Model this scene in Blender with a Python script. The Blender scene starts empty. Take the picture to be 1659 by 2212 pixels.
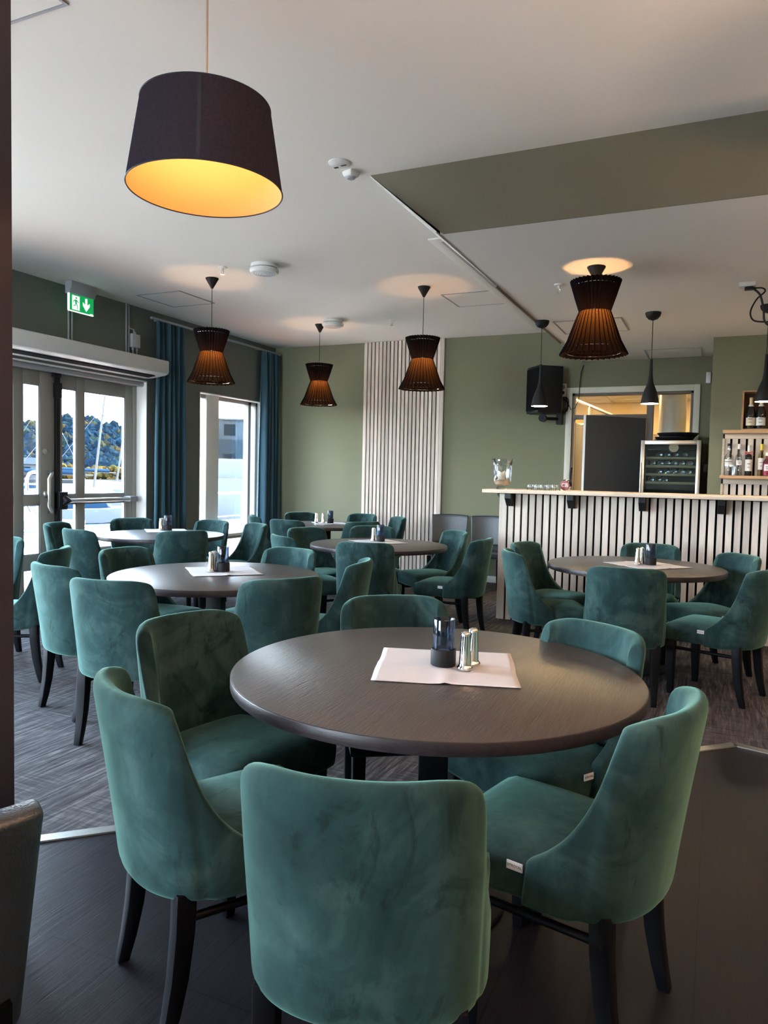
import bpy, bmesh, math, random
from mathutils import Vector, Matrix
random.seed(7)
PI = math.pi
SC = bpy.context.scene
COL = SC.collection
rad = math.radians

# ------------------------------------------------------------------ camera, sky, sun, exposure
cam_d = bpy.data.cameras.new('camera')
cam = bpy.data.objects.new('camera', cam_d)
COL.objects.link(cam)
cam_d.sensor_fit = 'HORIZONTAL'
cam_d.sensor_width = 36.0
cam_d.lens = 1583.0 / 1659.0 * 36.0
cam_d.clip_start = 0.05
cam_d.clip_end = 1000
_fw = Vector((-0.4123, 0.9096, -0.0518)).normalized()
_rt = Vector((0.9104, 0.4132, 0.0217))
_rt = (_rt - _rt.dot(_fw) * _fw).normalized()
_up = _rt.cross(_fw)
_m = Matrix((_rt, _up, -_fw)).transposed().to_4x4()
_m.translation = (0, 0, 1.37)
cam.matrix_world = _m
SC.camera = cam

SC.view_settings.view_transform = 'Standard'
SC.view_settings.look = 'None'
SC.view_settings.gamma = 1
SC.view_settings.use_curve_mapping = False
SC.view_settings.exposure = 3.0
SC.cycles.use_denoising = True
SC.cycles.max_bounces = 7
SC.cycles.diffuse_bounces = 5
SC.cycles.glossy_bounces = 3
SC.cycles.transmission_bounces = 5
SC.cycles.transparent_max_bounces = 12
SC.cycles.caustics_reflective = False
SC.cycles.caustics_refractive = False
SC.cycles.sample_clamp_indirect = 6

SKY = 5.0
world = bpy.data.worlds.new('sky')
SC.world = world
world.use_nodes = True
wn = world.node_tree
wbg = wn.nodes['Background']
wtc = wn.nodes.new('ShaderNodeTexCoord')
wsep = wn.nodes.new('ShaderNodeSeparateXYZ')
wramp = wn.nodes.new('ShaderNodeValToRGB')
wramp.color_ramp.elements[0].position = 0.0
wramp.color_ramp.elements[0].color = (0.84, 0.93, 1.0, 1)
wramp.color_ramp.elements[1].position = 0.7
wramp.color_ramp.elements[1].color = (0.46, 0.69, 1.0, 1)
wn.links.new(wtc.outputs['Generated'], wsep.inputs[0])
wn.links.new(wsep.outputs['Z'], wramp.inputs[0])
wn.links.new(wramp.outputs[0], wbg.inputs['Color'])
wbg.inputs['Strength'].default_value = SKY

sun_d = bpy.data.lights.new('sun', 'SUN')
sun_d.energy = 18.0
sun_d.angle = rad(0.6)
sun_d.color = (1.0, 0.93, 0.82)
sun = bpy.data.objects.new('sun', sun_d)
COL.objects.link(sun)
sun.rotation_euler = Vector((-0.25, -0.80, -0.55)).to_track_quat('-Z', 'Y').to_euler()

def portal(y0, y1, z0, z1, front=False):
    d = bpy.data.lights.new('window_portal', 'AREA')
    d.shape = 'RECTANGLE'
    d.size = y1 - y0
    d.size_y = z1 - z0
    d.cycles.is_portal = True
    o = bpy.data.objects.new('window_portal', d)
    COL.objects.link(o)
    o.location = (-6.24, (y0 + y1) / 2, (z0 + z1) / 2)
    o.rotation_euler = Matrix(((0, 0, -1), (1, 0, 0), (0, -1, 0))).to_euler()  # local x -> Y, -z -> +X
    if front:
        o.location = ((y0 + y1) / 2, YF - .24, (z0 + z1) / 2)
        o.rotation_euler = (rad(90), 0, 0)
    return o
XR, YF = 4.2, -3.8
RZ0, RZ1 = 0.15, 2.75
REAR_WIN = ((-3.5, -1.9), (-1.6, 0.7), (1.0, 3.7))
FRONT_WIN = ((-5.6, -2.7),)
portal(4.26, 6.5, 0.05, 2.36)
portal(7.43, 8.85, 0.08, 2.35)
for _a, _b in REAR_WIN:
    portal(_a, _b, RZ0, RZ1)
for _a, _b in FRONT_WIN:
    portal(_a, _b, RZ0, RZ1, True)

CEIL = 3.16
BARC = 2.78
XL = -5.93
YB = 9.14

# ------------------------------------------------------------------ materials
def nm(name):
    m = bpy.data.materials.new(name)
    m.use_nodes = True
    return m, m.node_tree, m.node_tree.nodes['Principled BSDF']

def pm(name, col, rough=0.5, metal=0.0, spec=0.5, emit=None, es=0.0, **kw):
    m, t, b = nm(name)
    b.inputs['Base Color'].default_value = (*col, 1)
    b.inputs['Roughness'].default_value = rough
    b.inputs['Metallic'].default_value = metal
    b.inputs['Specular IOR Level'].default_value = spec
    if emit:
        b.inputs['Emission Color'].default_value = (*emit, 1)
        b.inputs['Emission Strength'].default_value = es
    for k, v in kw.items():
        b.inputs[k].default_value = v
    return m

def coords(t, scale=(1, 1, 1), rot=(0, 0, 0), rnd=False):
    tc = t.nodes.new('ShaderNodeTexCoord')
    mp = t.nodes.new('ShaderNodeMapping')
    mp.inputs['Scale'].default_value = scale
    mp.inputs['Rotation'].default_value = rot
    t.links.new(tc.outputs['Object'], mp.inputs['Vector'])
    if rnd:
        oi = t.nodes.new('ShaderNodeObjectInfo')
        mu = t.nodes.new('ShaderNodeMath')
        mu.operation = 'MULTIPLY'
        mu.inputs[1].default_value = 40
        t.links.new(oi.outputs['Random'], mu.inputs[0])
        t.links.new(mu.outputs[0], mp.inputs['Location'])
    return mp.outputs[0]

def noise(t, vec, scale, detail=3, rough=0.5, dist=0.0):
    n = t.nodes.new('ShaderNodeTexNoise')
    n.inputs['Scale'].default_value = scale
    n.inputs['Detail'].default_value = detail
    n.inputs['Roughness'].default_value = rough
    n.inputs['Distortion'].default_value = dist
    t.links.new(vec, n.inputs['Vector'])
    return n.outputs['Fac']

def ramp(t, fac, stops):
    r = t.nodes.new('ShaderNodeValToRGB')
    e = r.color_ramp.elements
    while len(e) < len(stops):
        e.new(0.5)
    for i, (p, c) in enumerate(stops):
        e[i].position = p
        e[i].color = (*c, 1)
    t.links.new(fac, r.inputs[0])
    return r.outputs[0]

def mixc(t, fac, a, b, mode='MIX'):
    n = t.nodes.new('ShaderNodeMix')
    n.data_type = 'RGBA'
    n.blend_type = mode
    for i, v in ((0, fac), (6, a), (7, b)):
        if hasattr(v, 'is_linked'):
            t.links.new(v, n.inputs[i])
        elif i == 0:
            n.inputs[0].default_value = v
        else:
            n.inputs[i].default_value = (*v, 1)
    return n.outputs[2]

def bump(t, b, h, strength=0.2, dist=0.01):
    n = t.nodes.new('ShaderNodeBump')
    n.inputs['Strength'].default_value = strength
    n.inputs['Distance'].default_value = dist
    t.links.new(h, n.inputs['Height'])
    t.links.new(n.outputs[0], b.inputs['Normal'])

def setc(t, b, out):
    t.links.new(out, b.inputs['Base Color'])

def mk_paint(name, col, rough=0.85, var=0.04, spec=0.25):
    m, t, b = nm(name)
    v = coords(t)
    f = noise(t, v, 60, 2)
    c2 = tuple(x * (1 - var) for x in col)
    setc(t, b, mixc(t, f, col, c2))
    b.inputs['Roughness'].default_value = rough
    b.inputs['Specular IOR Level'].default_value = spec
    bump(t, b, noise(t, v, 180, 2), 0.04, 0.002)
    return m

M = {}
M['green'] = mk_paint('sage_green_paint', (0.212, 0.215, 0.140))
M['green_dark'] = mk_paint('olive_bulkhead_paint', (0.168, 0.158, 0.116))
M['ceiling'] = mk_paint('ceiling_paint', (0.80, 0.775, 0.735), 0.9, 0.02)
M['white'] = mk_paint('white_trim_paint', (0.74, 0.73, 0.69), 0.6, 0.02)
M['cream'] = mk_paint('cream_trim_paint', (0.72, 0.70, 0.60), 0.55, 0.02)
M['taupe'] = mk_paint('taupe_track_paint', (0.23, 0.20, 0.175), 0.7)
M['pillar'] = mk_paint('dark_plum_paint', (0.060, 0.050, 0.068), 0.5)
M['white_plastic'] = pm('white_plastic', (0.72, 0.72, 0.70), 0.45)
M['grey_plastic'] = pm('grey_plastic', (0.30, 0.31, 0.33), 0.5)
M['black_plastic'] = pm('black_plastic', (0.0055, 0.006, 0.008), 0.45, spec=.3)
M['matte_black'] = pm('matte_black_metal', (0.0065, 0.0065, 0.0075), 0.6, spec=.3)
M['black_gap'] = pm('black_felt', (0.006, 0.006, 0.007), 0.95, spec=0.1)
M['door_grey'] = pm('grey_lacquered_aluminium', (0.27, 0.26, 0.235), 0.45)
M['steel'] = pm('brushed_steel', (0.62, 0.61, 0.58), 0.28, 1.0)
M['chrome'] = pm('polished_chrome', (0.85, 0.84, 0.82), 0.08, 1.0)
M['alu'] = pm('aluminium_strip', (0.70, 0.67, 0.62), 0.38, 1.0)
M['leather'] = None
M['dark_door'] = pm('anthracite_door_laminate', (0.085, 0.087, 0.094), 0.55)
M['duct'] = pm('duct_pale_metal', (0.62, 0.60, 0.52), 0.35)
M['napkin'] = None
M['warm_bulb'] = pm('warm_bulb_glow', (1, 0.8, 0.5), 0.5, emit=(1.0, 0.54, 0.22), es=90)
M['drum_bulb'] = pm('drum_bulb_glow', (1, 0.8, 0.5), 0.5, emit=(1.0, 0.56, 0.26), es=6.5)
M['fill_bulb'] = pm('fill_bulb_glow', (1, 0.8, 0.5), 0.5, emit=(1.0, 0.66, 0.42), es=34)
M['bell_bulb'] = pm('bell_bulb_glow', (1, 0.9, 0.7), 0.5, emit=(1.0, 0.80, 0.52), es=20)
M['panel_glow'] = pm('kitchen_light_panel', (1, 0.9, 0.7), 0.5, emit=(1.0, 0.66, 0.30), es=16)
M['exit_green'] = pm('exit_sign_green', (0.0, 0.16, 0.05), 0.4, emit=(0.0, 0.42, 0.09), es=0.10)
M['exit_white'] = pm('exit_sign_white', (0.9, 0.95, 0.9), 0.4, emit=(0.85, 1.0, 0.85), es=0.22)
M['candle_wax'] = pm('candle_wax', (0.80, 0.66, 0.56), 0.5)
M['sand'] = pm('sand', (0.50, 0.33, 0.20), 0.95)
M['ink'] = pm('black_ink', (0.02, 0.02, 0.03), 0.6)
M['tag'] = pm('white_woven_tag', (0.75, 0.75, 0.78), 0.8)
M['drum_in'] = pm('drum_gold_lining', (0.80, 0.50, 0.22), 0.6)
M['champagne'] = pm('dark_bottle_glass', (0.008, 0.011, 0.010), 0.08, spec=0.7)
M['gold_foil'] = pm('gold_foil', (0.62, 0.47, 0.26), 0.35, 0.7)
M['cream_label'] = pm('cream_paper_label', (0.62, 0.55, 0.42), 0.7)
M['white_label'] = pm('white_paper_label', (0.72, 0.70, 0.67), 0.7)
M['pink_liq'] = pm('pink_gin', (0.45, 0.10, 0.18), 0.1)
M['yellow_cap'] = pm('yellow_cap', (0.70, 0.52, 0.05), 0.4)
M['red_dark'] = pm('dark_red_badge', (0.18, 0.015, 0.015), 0.35)
M['ribbon'] = pm('red_white_ribbon', (0.50, 0.16, 0.16), 0.7)
M['red_trim'] = pm('red_white', (0.6, 0.1, 0.1), 0.6)

def mk_leather():
    m, t, b = nm('black_leather')
    v = coords(t)
    b.inputs['Base Color'].default_value = (0.020, 0.030, 0.044, 1)
    b.inputs['Roughness'].default_value = 0.34
    b.inputs['Specular IOR Level'].default_value = 0.9
    vo = t.nodes.new('ShaderNodeTexVoronoi')
    vo.inputs['Scale'].default_value = 260
    t.links.new(v, vo.inputs['Vector'])
    bump(t, b, vo.outputs['Distance'], 0.25, 0.002)
    return m
M['leather'] = mk_leather()

def mk_velvet():
    m, t, b = nm('green_velvet')
    v = coords(t, rnd=True)
    v2 = coords(t, scale=(1, 1, 0.35), rnd=True)
    f1 = noise(t, v, 5.0, 5, 0.6, 0.9)
    f2 = noise(t, v2, 16.0, 3, 0.6, 0.6)
    c1 = ramp(t, f1, [(0.34, (0.010, 0.029, 0.031)), (0.50, (0.018, 0.046, 0.047)), (0.66, (0.040, 0.079, 0.076))])
    c2 = ramp(t, f2, [(0.35, (0.70, 0.70, 0.70)), (0.62, (1.12, 1.12, 1.12))])
    v3 = coords(t, scale=(1.6, 1.6, .8), rot=(.4, .3, .2), rnd=True)
    f3 = noise(t, v3, 4.2, 6, 0.68, 1.6)
    c3 = ramp(t, f3, [(0.33, (0.46,) * 3), (0.42, (1,) * 3), (0.60, (1,) * 3), (0.70, (1.35,) * 3)])
    setc(t, b, mixc(t, 1.0, mixc(t, 0.6, c1, c2, 'MULTIPLY'), c3, 'MULTIPLY'))
    b.inputs['Roughness'].default_value = 0.9
    b.inputs['Specular IOR Level'].default_value = 0.15
    b.inputs['Sheen Weight'].default_value = 0.42
    b.inputs['Sheen Roughness'].default_value = 0.42
    b.inputs['Sheen Tint'].default_value = (0.42, 0.85, 0.70, 1)
    bump(t, b, noise(t, v, 340, 2), 0.10, 0.002)
    return m
M['velvet'] = mk_velvet()

def mk_wood(name, a, c, axis, rough=0.5, gs=1.0, island=0.25, bumpy=0.1, spec=0.35):
    """grain runs along axis (0, 1, 2)"""
    m, t, b = nm(name)
    sc = [14 * gs] * 3
    sc[axis] = 0.9 * gs
    v = coords(t, scale=tuple(sc))
    geo = t.nodes.new('ShaderNodeNewGeometry')
    f = noise(t, v, 3.0, 5, 0.65, 1.2)
    base = ramp(t, f, [(0.32, a), (0.68, c)])
    isl = ramp(t, geo.outputs['Random Per Island'], [(0.0, (1 - island,) * 3), (1.0, (1 + island * 0.4,) * 3)])
    setc(t, b, mixc(t, 1.0, base, isl, 'MULTIPLY'))
    b.inputs['Roughness'].default_value = rough
    b.inputs['Specular IOR Level'].default_value = spec
    bump(t, b, f, bumpy, 0.004)
    return m
M['slat'] = mk_wood('pale_ash_slats', (0.66, 0.565, 0.485), (0.80, 0.71, 0.62), 2, 0.6)
M['slat_h'] = mk_wood('pale_ash_board', (0.56, 0.45, 0.34), (0.70, 0.58, 0.46), 0, 0.5)
M['pine'] = mk_wood('honey_pine', (0.42, 0.24, 0.12), (0.55, 0.34, 0.18), 0, 0.5)
M['crate'] = mk_wood('brown_cedar', (0.12, 0.055, 0.03), (0.21, 0.10, 0.055), 2, 0.55)
M['black_wood'] = mk_wood('black_stained_wood', (0.002, 0.002, 0.0035), (0.004, 0.004, 0.006), 2, 0.5, bumpy=0.05, spec=0.14)

def mk_tabletop():
    m, t, b = nm('dark_oak_laminate')
    v = coords(t, scale=(34, 2.2, 10), rot=(0, 0, 0.35))
    f = noise(t, v, 2.2, 5, 0.6, 1.4)
    v2 = coords(t, scale=(60, 5, 40), rot=(0, 0, 0.35))
    f2 = noise(t, v2, 3.0, 3, 0.6, 0.6)
    setc(t, b, ramp(t, f, [(0.30, (0.050, 0.040, 0.035)), (0.70, (0.085, 0.070, 0.060))]))
    b.inputs['Roughness'].default_value = 0.34
    b.inputs['Specular IOR Level'].default_value = 0.6
    bump(t, b, f2, 0.35, 0.004)
    return m
M['tabletop'] = mk_tabletop()
M['edge'] = mk_wood('darkened_plum_edge', (0.016, 0.012, 0.014), (0.034, 0.026, 0.028), 0, 0.4, 1.5, 0.0, 0.2)

def mk_carpet():
    m, t, b = nm('grey_streaked_carpet')
    va = coords(t, scale=(17, 1.1, 1), rot=(0, 0, rad(25)))
    vb = coords(t, scale=(1.2, 20, 1), rot=(0, 0, rad(15)))
    fa = noise(t, va, 3.0, 6, 0.75, 0.5)
    fb = noise(t, vb, 3.0, 6, 0.75, 0.5)
    big = noise(t, coords(t), 2.2, 3)
    s = mixc(t, ramp(t, big, [(.42, (0, 0, 0)), (.62, (.75, .75, .75))]), fa, fb)
    bw = t.nodes.new('ShaderNodeRGBToBW')
    t.links.new(s, bw.inputs[0])
    c = ramp(t, bw.outputs[0], [(0.37, (0.024, 0.023, 0.026)), (0.50, (0.064, 0.060, 0.063)), (0.64, (0.165, 0.155, 0.152))])
    setc(t, b, c)
    b.inputs['Roughness'].default_value = 0.95
    b.inputs['Specular IOR Level'].default_value = 0.1
    bump(t, b, bw.outputs[0], 0.5, 0.01)
    return m
M['carpet'] = mk_carpet()

def mk_vinyl():
    m, t, b = nm('dark_plank_vinyl')
    tc = t.nodes.new('ShaderNodeTexCoord')
    mp = t.nodes.new('ShaderNodeMapping')
    mp.inputs['Rotation'].default_value = (0, 0, PI / 2)
    t.links.new(tc.outputs['Object'], mp.inputs['Vector'])
    br = t.nodes.new('ShaderNodeTexBrick')
    br.inputs['Scale'].default_value = 1.0
    br.inputs['Brick Width'].default_value = 1.5
    br.inputs['Row Height'].default_value = 0.245
    br.inputs['Mortar Size'].default_value = 0.0022
    br.inputs['Mortar Smooth'].default_value = 0.2
    br.inputs['Color1'].default_value = (0.0105, 0.0085, 0.0115, 1)
    br.inputs['Color2'].default_value = (0.0150, 0.0120, 0.0155, 1)
    br.inputs['Mortar'].default_value = (0.003, 0.003, 0.004, 1)
    t.links.new(mp.outputs[0], br.inputs['Vector'])
    f = noise(t, coords(t, scale=(20, 1.5, 1)), 3.0, 5, 0.6, 1.0)
    c = mixc(t, 1.0, br.outputs['Color'], ramp(t, f, [(0.3, (0.75,) * 3), (0.7, (1.25,) * 3)]), 'MULTIPLY')
    setc(t, b, c)
    b.inputs['Roughness'].default_value = 0.42
    b.inputs['Specular IOR Level'].default_value = 0.22
    bump(t, b, f, 0.25, 0.004)
    return m
M['vinyl'] = mk_vinyl()

def mk_napkin():
    m, t, b = nm('white_crepe_napkin')
    f = noise(t, coords(t, scale=(8, 260, 1)), 1.0, 2)
    b.inputs['Base Color'].default_value = (0.60, 0.585, 0.60, 1)
    b.inputs['Roughness'].default_value = 0.9
    bump(t, b, f, 0.5, 0.003)
    return m
M['napkin'] = mk_napkin()

def mk_curtain():
    m, t, b = nm('blue_grey_curtain_velvet')
    f = noise(t, coords(t, scale=(1, 1, 0.2)), 6, 3)
    setc(t, b, ramp(t, f, [(0.3, (0.020, 0.062, 0.088)), (0.7, (0.030, 0.085, 0.115))]))
    b.inputs['Roughness'].default_value = 0.9
    b.inputs['Sheen Weight'].default_value = 0.4
    b.inputs['Sheen Tint'].default_value = (0.5, 0.8, 1, 1)
    return m
M['curtain'] = mk_curtain()

def mk_glass(name, tint=(1, 1, 1), gloss=0.07, rough=0.02, fk=0.55):
    m = bpy.data.materials.new(name)
    m.use_nodes = True
    t = m.node_tree
    for n in list(t.nodes):
        if n.type != 'OUTPUT_MATERIAL':
            t.nodes.remove(n)
    out = [n for n in t.nodes if n.type == 'OUTPUT_MATERIAL'][0]
    tr = t.nodes.new('ShaderNodeBsdfTransparent')
    tr.inputs[0].default_value = (*tint, 1)
    gl = t.nodes.new('ShaderNodeBsdfGlossy')
    gl.inputs['Roughness'].default_value = rough
    fr = t.nodes.new('ShaderNodeLayerWeight')
    fr.inputs[0].default_value = 0.25
    ad = t.nodes.new('ShaderNodeMath')
    ad.operation = 'MULTIPLY_ADD'
    ad.inputs[1].default_value = fk
    ad.inputs[2].default_value = gloss
    ad.use_clamp = True
    t.links.new(fr.outputs['Fresnel'], ad.inputs[0])
    mx = t.nodes.new('ShaderNodeMixShader')
    t.links.new(ad.outputs[0], mx.inputs[0])
    t.links.new(tr.outputs[0], mx.inputs[1])
    t.links.new(gl.outputs[0], mx.inputs[2])
    t.links.new(mx.outputs[0], out.inputs['Surface'])
    return m
M['glass'] = mk_glass('window_glass', (0.97, 0.99, 1.0), 0.02)
M['clear'] = mk_glass('clear_drinking_glass', (0.93, 0.96, 0.96), 0.10)
M['smoke'] = mk_glass('smoked_blue_glass', (0.44, 0.53, 0.64), 0.04)
M['fridge_glass'] = mk_glass('tinted_fridge_glass', (0.72, 0.84, 0.86), 0.03, 0.02, 0.25)
M['gin'] = mk_glass('clear_bottle_glass', (0.88, 0.91, 0.92), 0.12)
M['lemon'] = mk_glass('pale_yellow_bottle_glass', (0.92, 0.88, 0.62), 0.12)
M['pinkglass'] = mk_glass('pink_bottle_glass', (0.85, 0.45, 0.58), 0.12)

def mk_shade(name, col, trans, f=0.5):
    m = bpy.data.materials.new(name)
    m.use_nodes = True
    t = m.node_tree
    for n in list(t.nodes):
        if n.type != 'OUTPUT_MATERIAL':
            t.nodes.remove(n)
    out = [n for n in t.nodes if n.type == 'OUTPUT_MATERIAL'][0]
    df = t.nodes.new('ShaderNodeBsdfDiffuse')
    df.inputs[0].default_value = (*col, 1)
    tl = t.nodes.new('ShaderNodeBsdfTranslucent')
    nz = noise(t, coords(t, scale=(1, 1, 1)), 130, 3, 0.6)
    t.links.new(mixc(t, 1.0, trans, ramp(t, nz, [(0.3, (0.5,) * 3), (0.7, (1.3,) * 3)]), 'MULTIPLY'), tl.inputs[0])
    mx = t.nodes.new('ShaderNodeMixShader')
    mx.inputs[0].default_value = f
    t.links.new(df.outputs[0], mx.inputs[1])
    t.links.new(tl.outputs[0], mx.inputs[2])
    t.links.new(mx.outputs[0], out.inputs['Surface'])
    return m
M['pleat'] = mk_shade('brown_pleated_shade', (0.030, 0.016, 0.012), (0.11, 0.052, 0.017), 0.4)
M['pleat_black'] = mk_shade('black_pleated_shade', (0.014, 0.012, 0.014), (0.02, 0.01, 0.006), 0.2)
M['drum_out'] = mk_shade('black_drum_fabric', (0.060, 0.050, 0.068), (0.16, 0.08, 0.085), 0.3)

# ------------------------------------------------------------------ mesh builder
class MB:
    def __init__(self):
        self.bm = bmesh.new()
        self.mi = 0

    def _f(self, vs):
        try:
            f = self.bm.faces.new(vs)
            f.material_index = self.mi
            return f
        except ValueError:
            return None

    def box(self, lo, hi, rz=0.0, pivot=None):
        x0, y0, z0 = lo
        x1, y1, z1 = hi
        P = [Vector(p) for p in ((x0, y0, z0), (x1, y0, z0), (x1, y1, z0), (x0, y1, z0), (x0, y0, z1), (x1, y0, z1), (x1, y1, z1), (x0, y1, z1))]
        if rz:
            c = Vector(pivot) if pivot else (Vector(lo) + Vector(hi)) / 2
            R = Matrix.Rotation(rz, 3, 'Z')
            P = [R @ (p - c) + c for p in P]
        v = [self.bm.verts.new(p) for p in P]
        for q in ((3, 2, 1, 0), (4, 5, 6, 7), (0, 1, 5, 4), (1, 2, 6, 5), (2, 3, 7, 6), (3, 0, 4, 7)):
            self._f([v[i] for i in q])
        return self

    def loft(self, rings, closed=True, cap=True):
        vr = [[self.bm.verts.new(p) for p in r] for r in rings]
        n = len(vr[0])
        for a, b in zip(vr, vr[1:]):
            for i in range(n if closed else n - 1):
                j = (i + 1) % n
                self._f([a[i], a[j], b[j], b[i]])
        if cap:
            self._f(list(reversed(vr[0])))
            self._f(vr[-1])
        return self

    def lathe(self, prof, c=(0, 0, 0), n=28, cap=False, axis='Z'):
        rings = []
        for r, z in prof:
            ring = []
            for i in range(n):
                a = 2 * PI * i / n
                if axis == 'Z':
                    p = (c[0] + r * math.cos(a), c[1] + r * math.sin(a), c[2] + z)
                elif axis == 'Y':
                    p = (c[0] + r * math.cos(a), c[1] + z, c[2] - r * math.sin(a))
                else:
                    p = (c[0] + z, c[1] + r * math.cos(a), c[2] + r * math.sin(a))
                ring.append(p)
            rings.append(ring)
        return self.loft(rings, True, cap)

    def cyl(self, p0, p1, r0, r1=None, n=16):
        r1 = r0 if r1 is None else r1
        return self.tube([p0, p1], [r0, r1], n)

    def tube(self, pts, r, n=10):
        pts = [Vector(p) for p in pts]
        rs = r if isinstance(r, (list, tuple)) else [r] * len(pts)
        rings = []
        ref = None
        for i, p in enumerate(pts):
            d = (pts[min(i + 1, len(pts) - 1)] - pts[max(i - 1, 0)]).normalized()
            if ref is None:
                ref = Vector((0, 0, 1)) if abs(d.z) < 0.9 else Vector((1, 0, 0))
            u = ref.cross(d).normalized()
            w = d.cross(u)
            ref = u.cross(d) * -1 if False else w
            rings.append([p + rs[i] * (math.cos(2 * PI * k / n) * u + math.sin(2 * PI * k / n) * w) for k in range(n)])
        return self.loft(rings)

    def prism(self, poly, vec):
        vec = Vector(vec)
        a = [Vector(p) for p in poly]
        return self.loft([a, [p + vec for p in a]])

    def build(self, name, mats, parent=None, smooth=False, bevel=0.0, seg=2, sub=0, angle=40, loc=None):
        bm = self.bm
        bmesh.ops.recalc_face_normals(bm, faces=bm.faces)
        if bevel:
            ed = [e for e in bm.edges if len(e.link_faces) == 2 and e.calc_face_angle(0) > 0.5]
            bmesh.ops.bevel(bm, geom=ed, offset=bevel, segments=seg, profile=0.5, affect='EDGES', clamp_overlap=True)
        me = bpy.data.meshes.new(name)
        bm.to_mesh(me)
        bm.free()
        for m in (mats if isinstance(mats, (list, tuple)) else [mats]):
            me.materials.append(M[m] if isinstance(m, str) else m)
        if smooth or bevel:
            me.shade_smooth()
            me.set_sharp_from_angle(angle=rad(angle))
        o = bpy.data.objects.new(name, me)
        COL.objects.link(o)
        if parent:
            o.parent = parent
        if loc:
            o.location = loc
        if sub:
            md = o.modifiers.new('round', 'SUBSURF')
            md.levels = sub
            md.render_levels = sub
            dg = bpy.context.evaluated_depsgraph_get()
            me2 = bpy.data.meshes.new_from_object(o.evaluated_get(dg))
            o.modifiers.clear()
            o.data = me2
            me2.name = name
            me2.shade_smooth()
        return o

def curve_pts(pts, k=6):
    P = [Vector(p) for p in pts]
    P = [P[0]] + P + [P[-1]]
    out = []
    for a, b, c, d in zip(P, P[1:], P[2:], P[3:]):
        for i in range(k):
            t = i / k
            out.append(.5 * ((2 * b) + (c - a) * t + (2 * a - 5 * b + 4 * c - d) * t * t + (3 * b - a - 3 * c + d) * t ** 3))
    return out + [P[-1]]

def tag(o, label, cat, group=None):
    o['label'] = label
    o['category'] = cat
    if group:
        o['group'] = group
    return o

def thing(name, label, cat, loc=(0, 0, 0), rz=0.0, group=None):
    o = bpy.data.objects.new(name, None)
    o.empty_display_size = 0.1
    COL.objects.link(o)
    o.location = loc
    o.rotation_euler = (0, 0, rz)
    return tag(o, label, cat, group)

def dup(root, loc, rz, label, group=None):
    r = root.copy()
    COL.objects.link(r)
    r.location = loc
    r.rotation_euler = (0, 0, rz)
    r['label'] = label
    if group:
        r['group'] = group
    for ch in list(root.children):
        c = ch.copy()
        COL.objects.link(c)
        c.parent = r
        for g in list(ch.children):
            d = g.copy()
            COL.objects.link(d)
            d.parent = c
    return r

def struct(o):
    o['kind'] = 'structure'
    return o

def text_mesh(name, body, size, mat, parent=None, loc=(0, 0, 0), rot=(0, 0, 0), extrude=0.0004, sx=1.0):
    cu = bpy.data.curves.new(name, 'FONT')
    cu.body = body
    cu.size = size
    cu.extrude = extrude
    cu.align_x = 'CENTER'
    cu.align_y = 'CENTER'
    cu.resolution_u = 3
    tmp = bpy.data.objects.new(name, cu)
    COL.objects.link(tmp)
    dg = bpy.context.evaluated_depsgraph_get()
    me = bpy.data.meshes.new_from_object(tmp.evaluated_get(dg))
    bpy.data.objects.remove(tmp)
    me.materials.clear()
    me.materials.append(M[mat])
    o = bpy.data.objects.new(name, me)
    COL.objects.link(o)
    o.location = loc
    o.rotation_euler = rot
    o.scale = (sx, 1, 1)
    if parent:
        o.parent = parent
    return o

def wall_boxes(mb, lo, hi, axis, holes):
    """solid wall between lo and hi; holes are (a0, a1, z0, z1) along the given horizontal axis"""
    a_cuts = sorted({lo[axis], hi[axis], *[h[0] for h in holes], *[h[1] for h in holes]})
    z_cuts = sorted({lo[2], hi[2], *[h[2] for h in holes], *[h[3] for h in holes]})
    for a0, a1 in zip(a_cuts, a_cuts[1:]):
        run = None
        for z0, z1 in list(zip(z_cuts, z_cuts[1:])) + [(None, None)]:
            solid = z0 is not None and not any(h[0] < (a0 + a1) / 2 < h[1] and h[2] < (z0 + z1) / 2 < h[3] for h in holes)
            if solid:
                run = (run[0], z1) if run else (z0, z1)
            elif run:
                l, h_ = list(lo), list(hi)
                l[axis], h_[axis], l[2], h_[2] = a0, a1, run[0], run[1]
                mb.box(l, h_)
                run = None
    return mb

# ------------------------------------------------------------------ room shell
C0 = Vector((0.138, 4.179, 0))            # corner of the vinyl floor
va_pts = [(-6.2, -2.02, 0), (0.138, 4.179, 0), (XR + .2, 3.1, 0)]
mb = MB()
mb.prism([(-6.2, -2.02, -0.12), (0.138, 4.179, -0.12), (XR + .2, 3.1, -0.12), (XR + .2, YF - .2, -0.12), (-6.2, YF - .2, -0.12)], (0, 0, 0.12))
struct(mb.build('floor', 'vinyl'))
mb = MB()
mb.prism([(-6.2, -2.02, -0.12), (0.138, 4.179, -0.12), (XR + .2, 3.1, -0.12), (XR + .2, 13.0, -0.12), (-6.2, 13.0, -0.12)], (0, 0, 0.123))
struct(mb.build('floor_carpet', 'carpet'))
mb = MB()
for a, b in zip(va_pts, va_pts[1:]):
    a, b = Vector(a), Vector(b)
    d = (b - a).normalized()
    n = Vector((-d.y, d.x, 0)) * 0.025
    z = Vector((0, 0, 0.001))
    mb.prism([a - n + z, b - n + z, b + n + z, a + n + z], (0, 0, 0.006))
struct(mb.build('trim_1', 'alu'))

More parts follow.
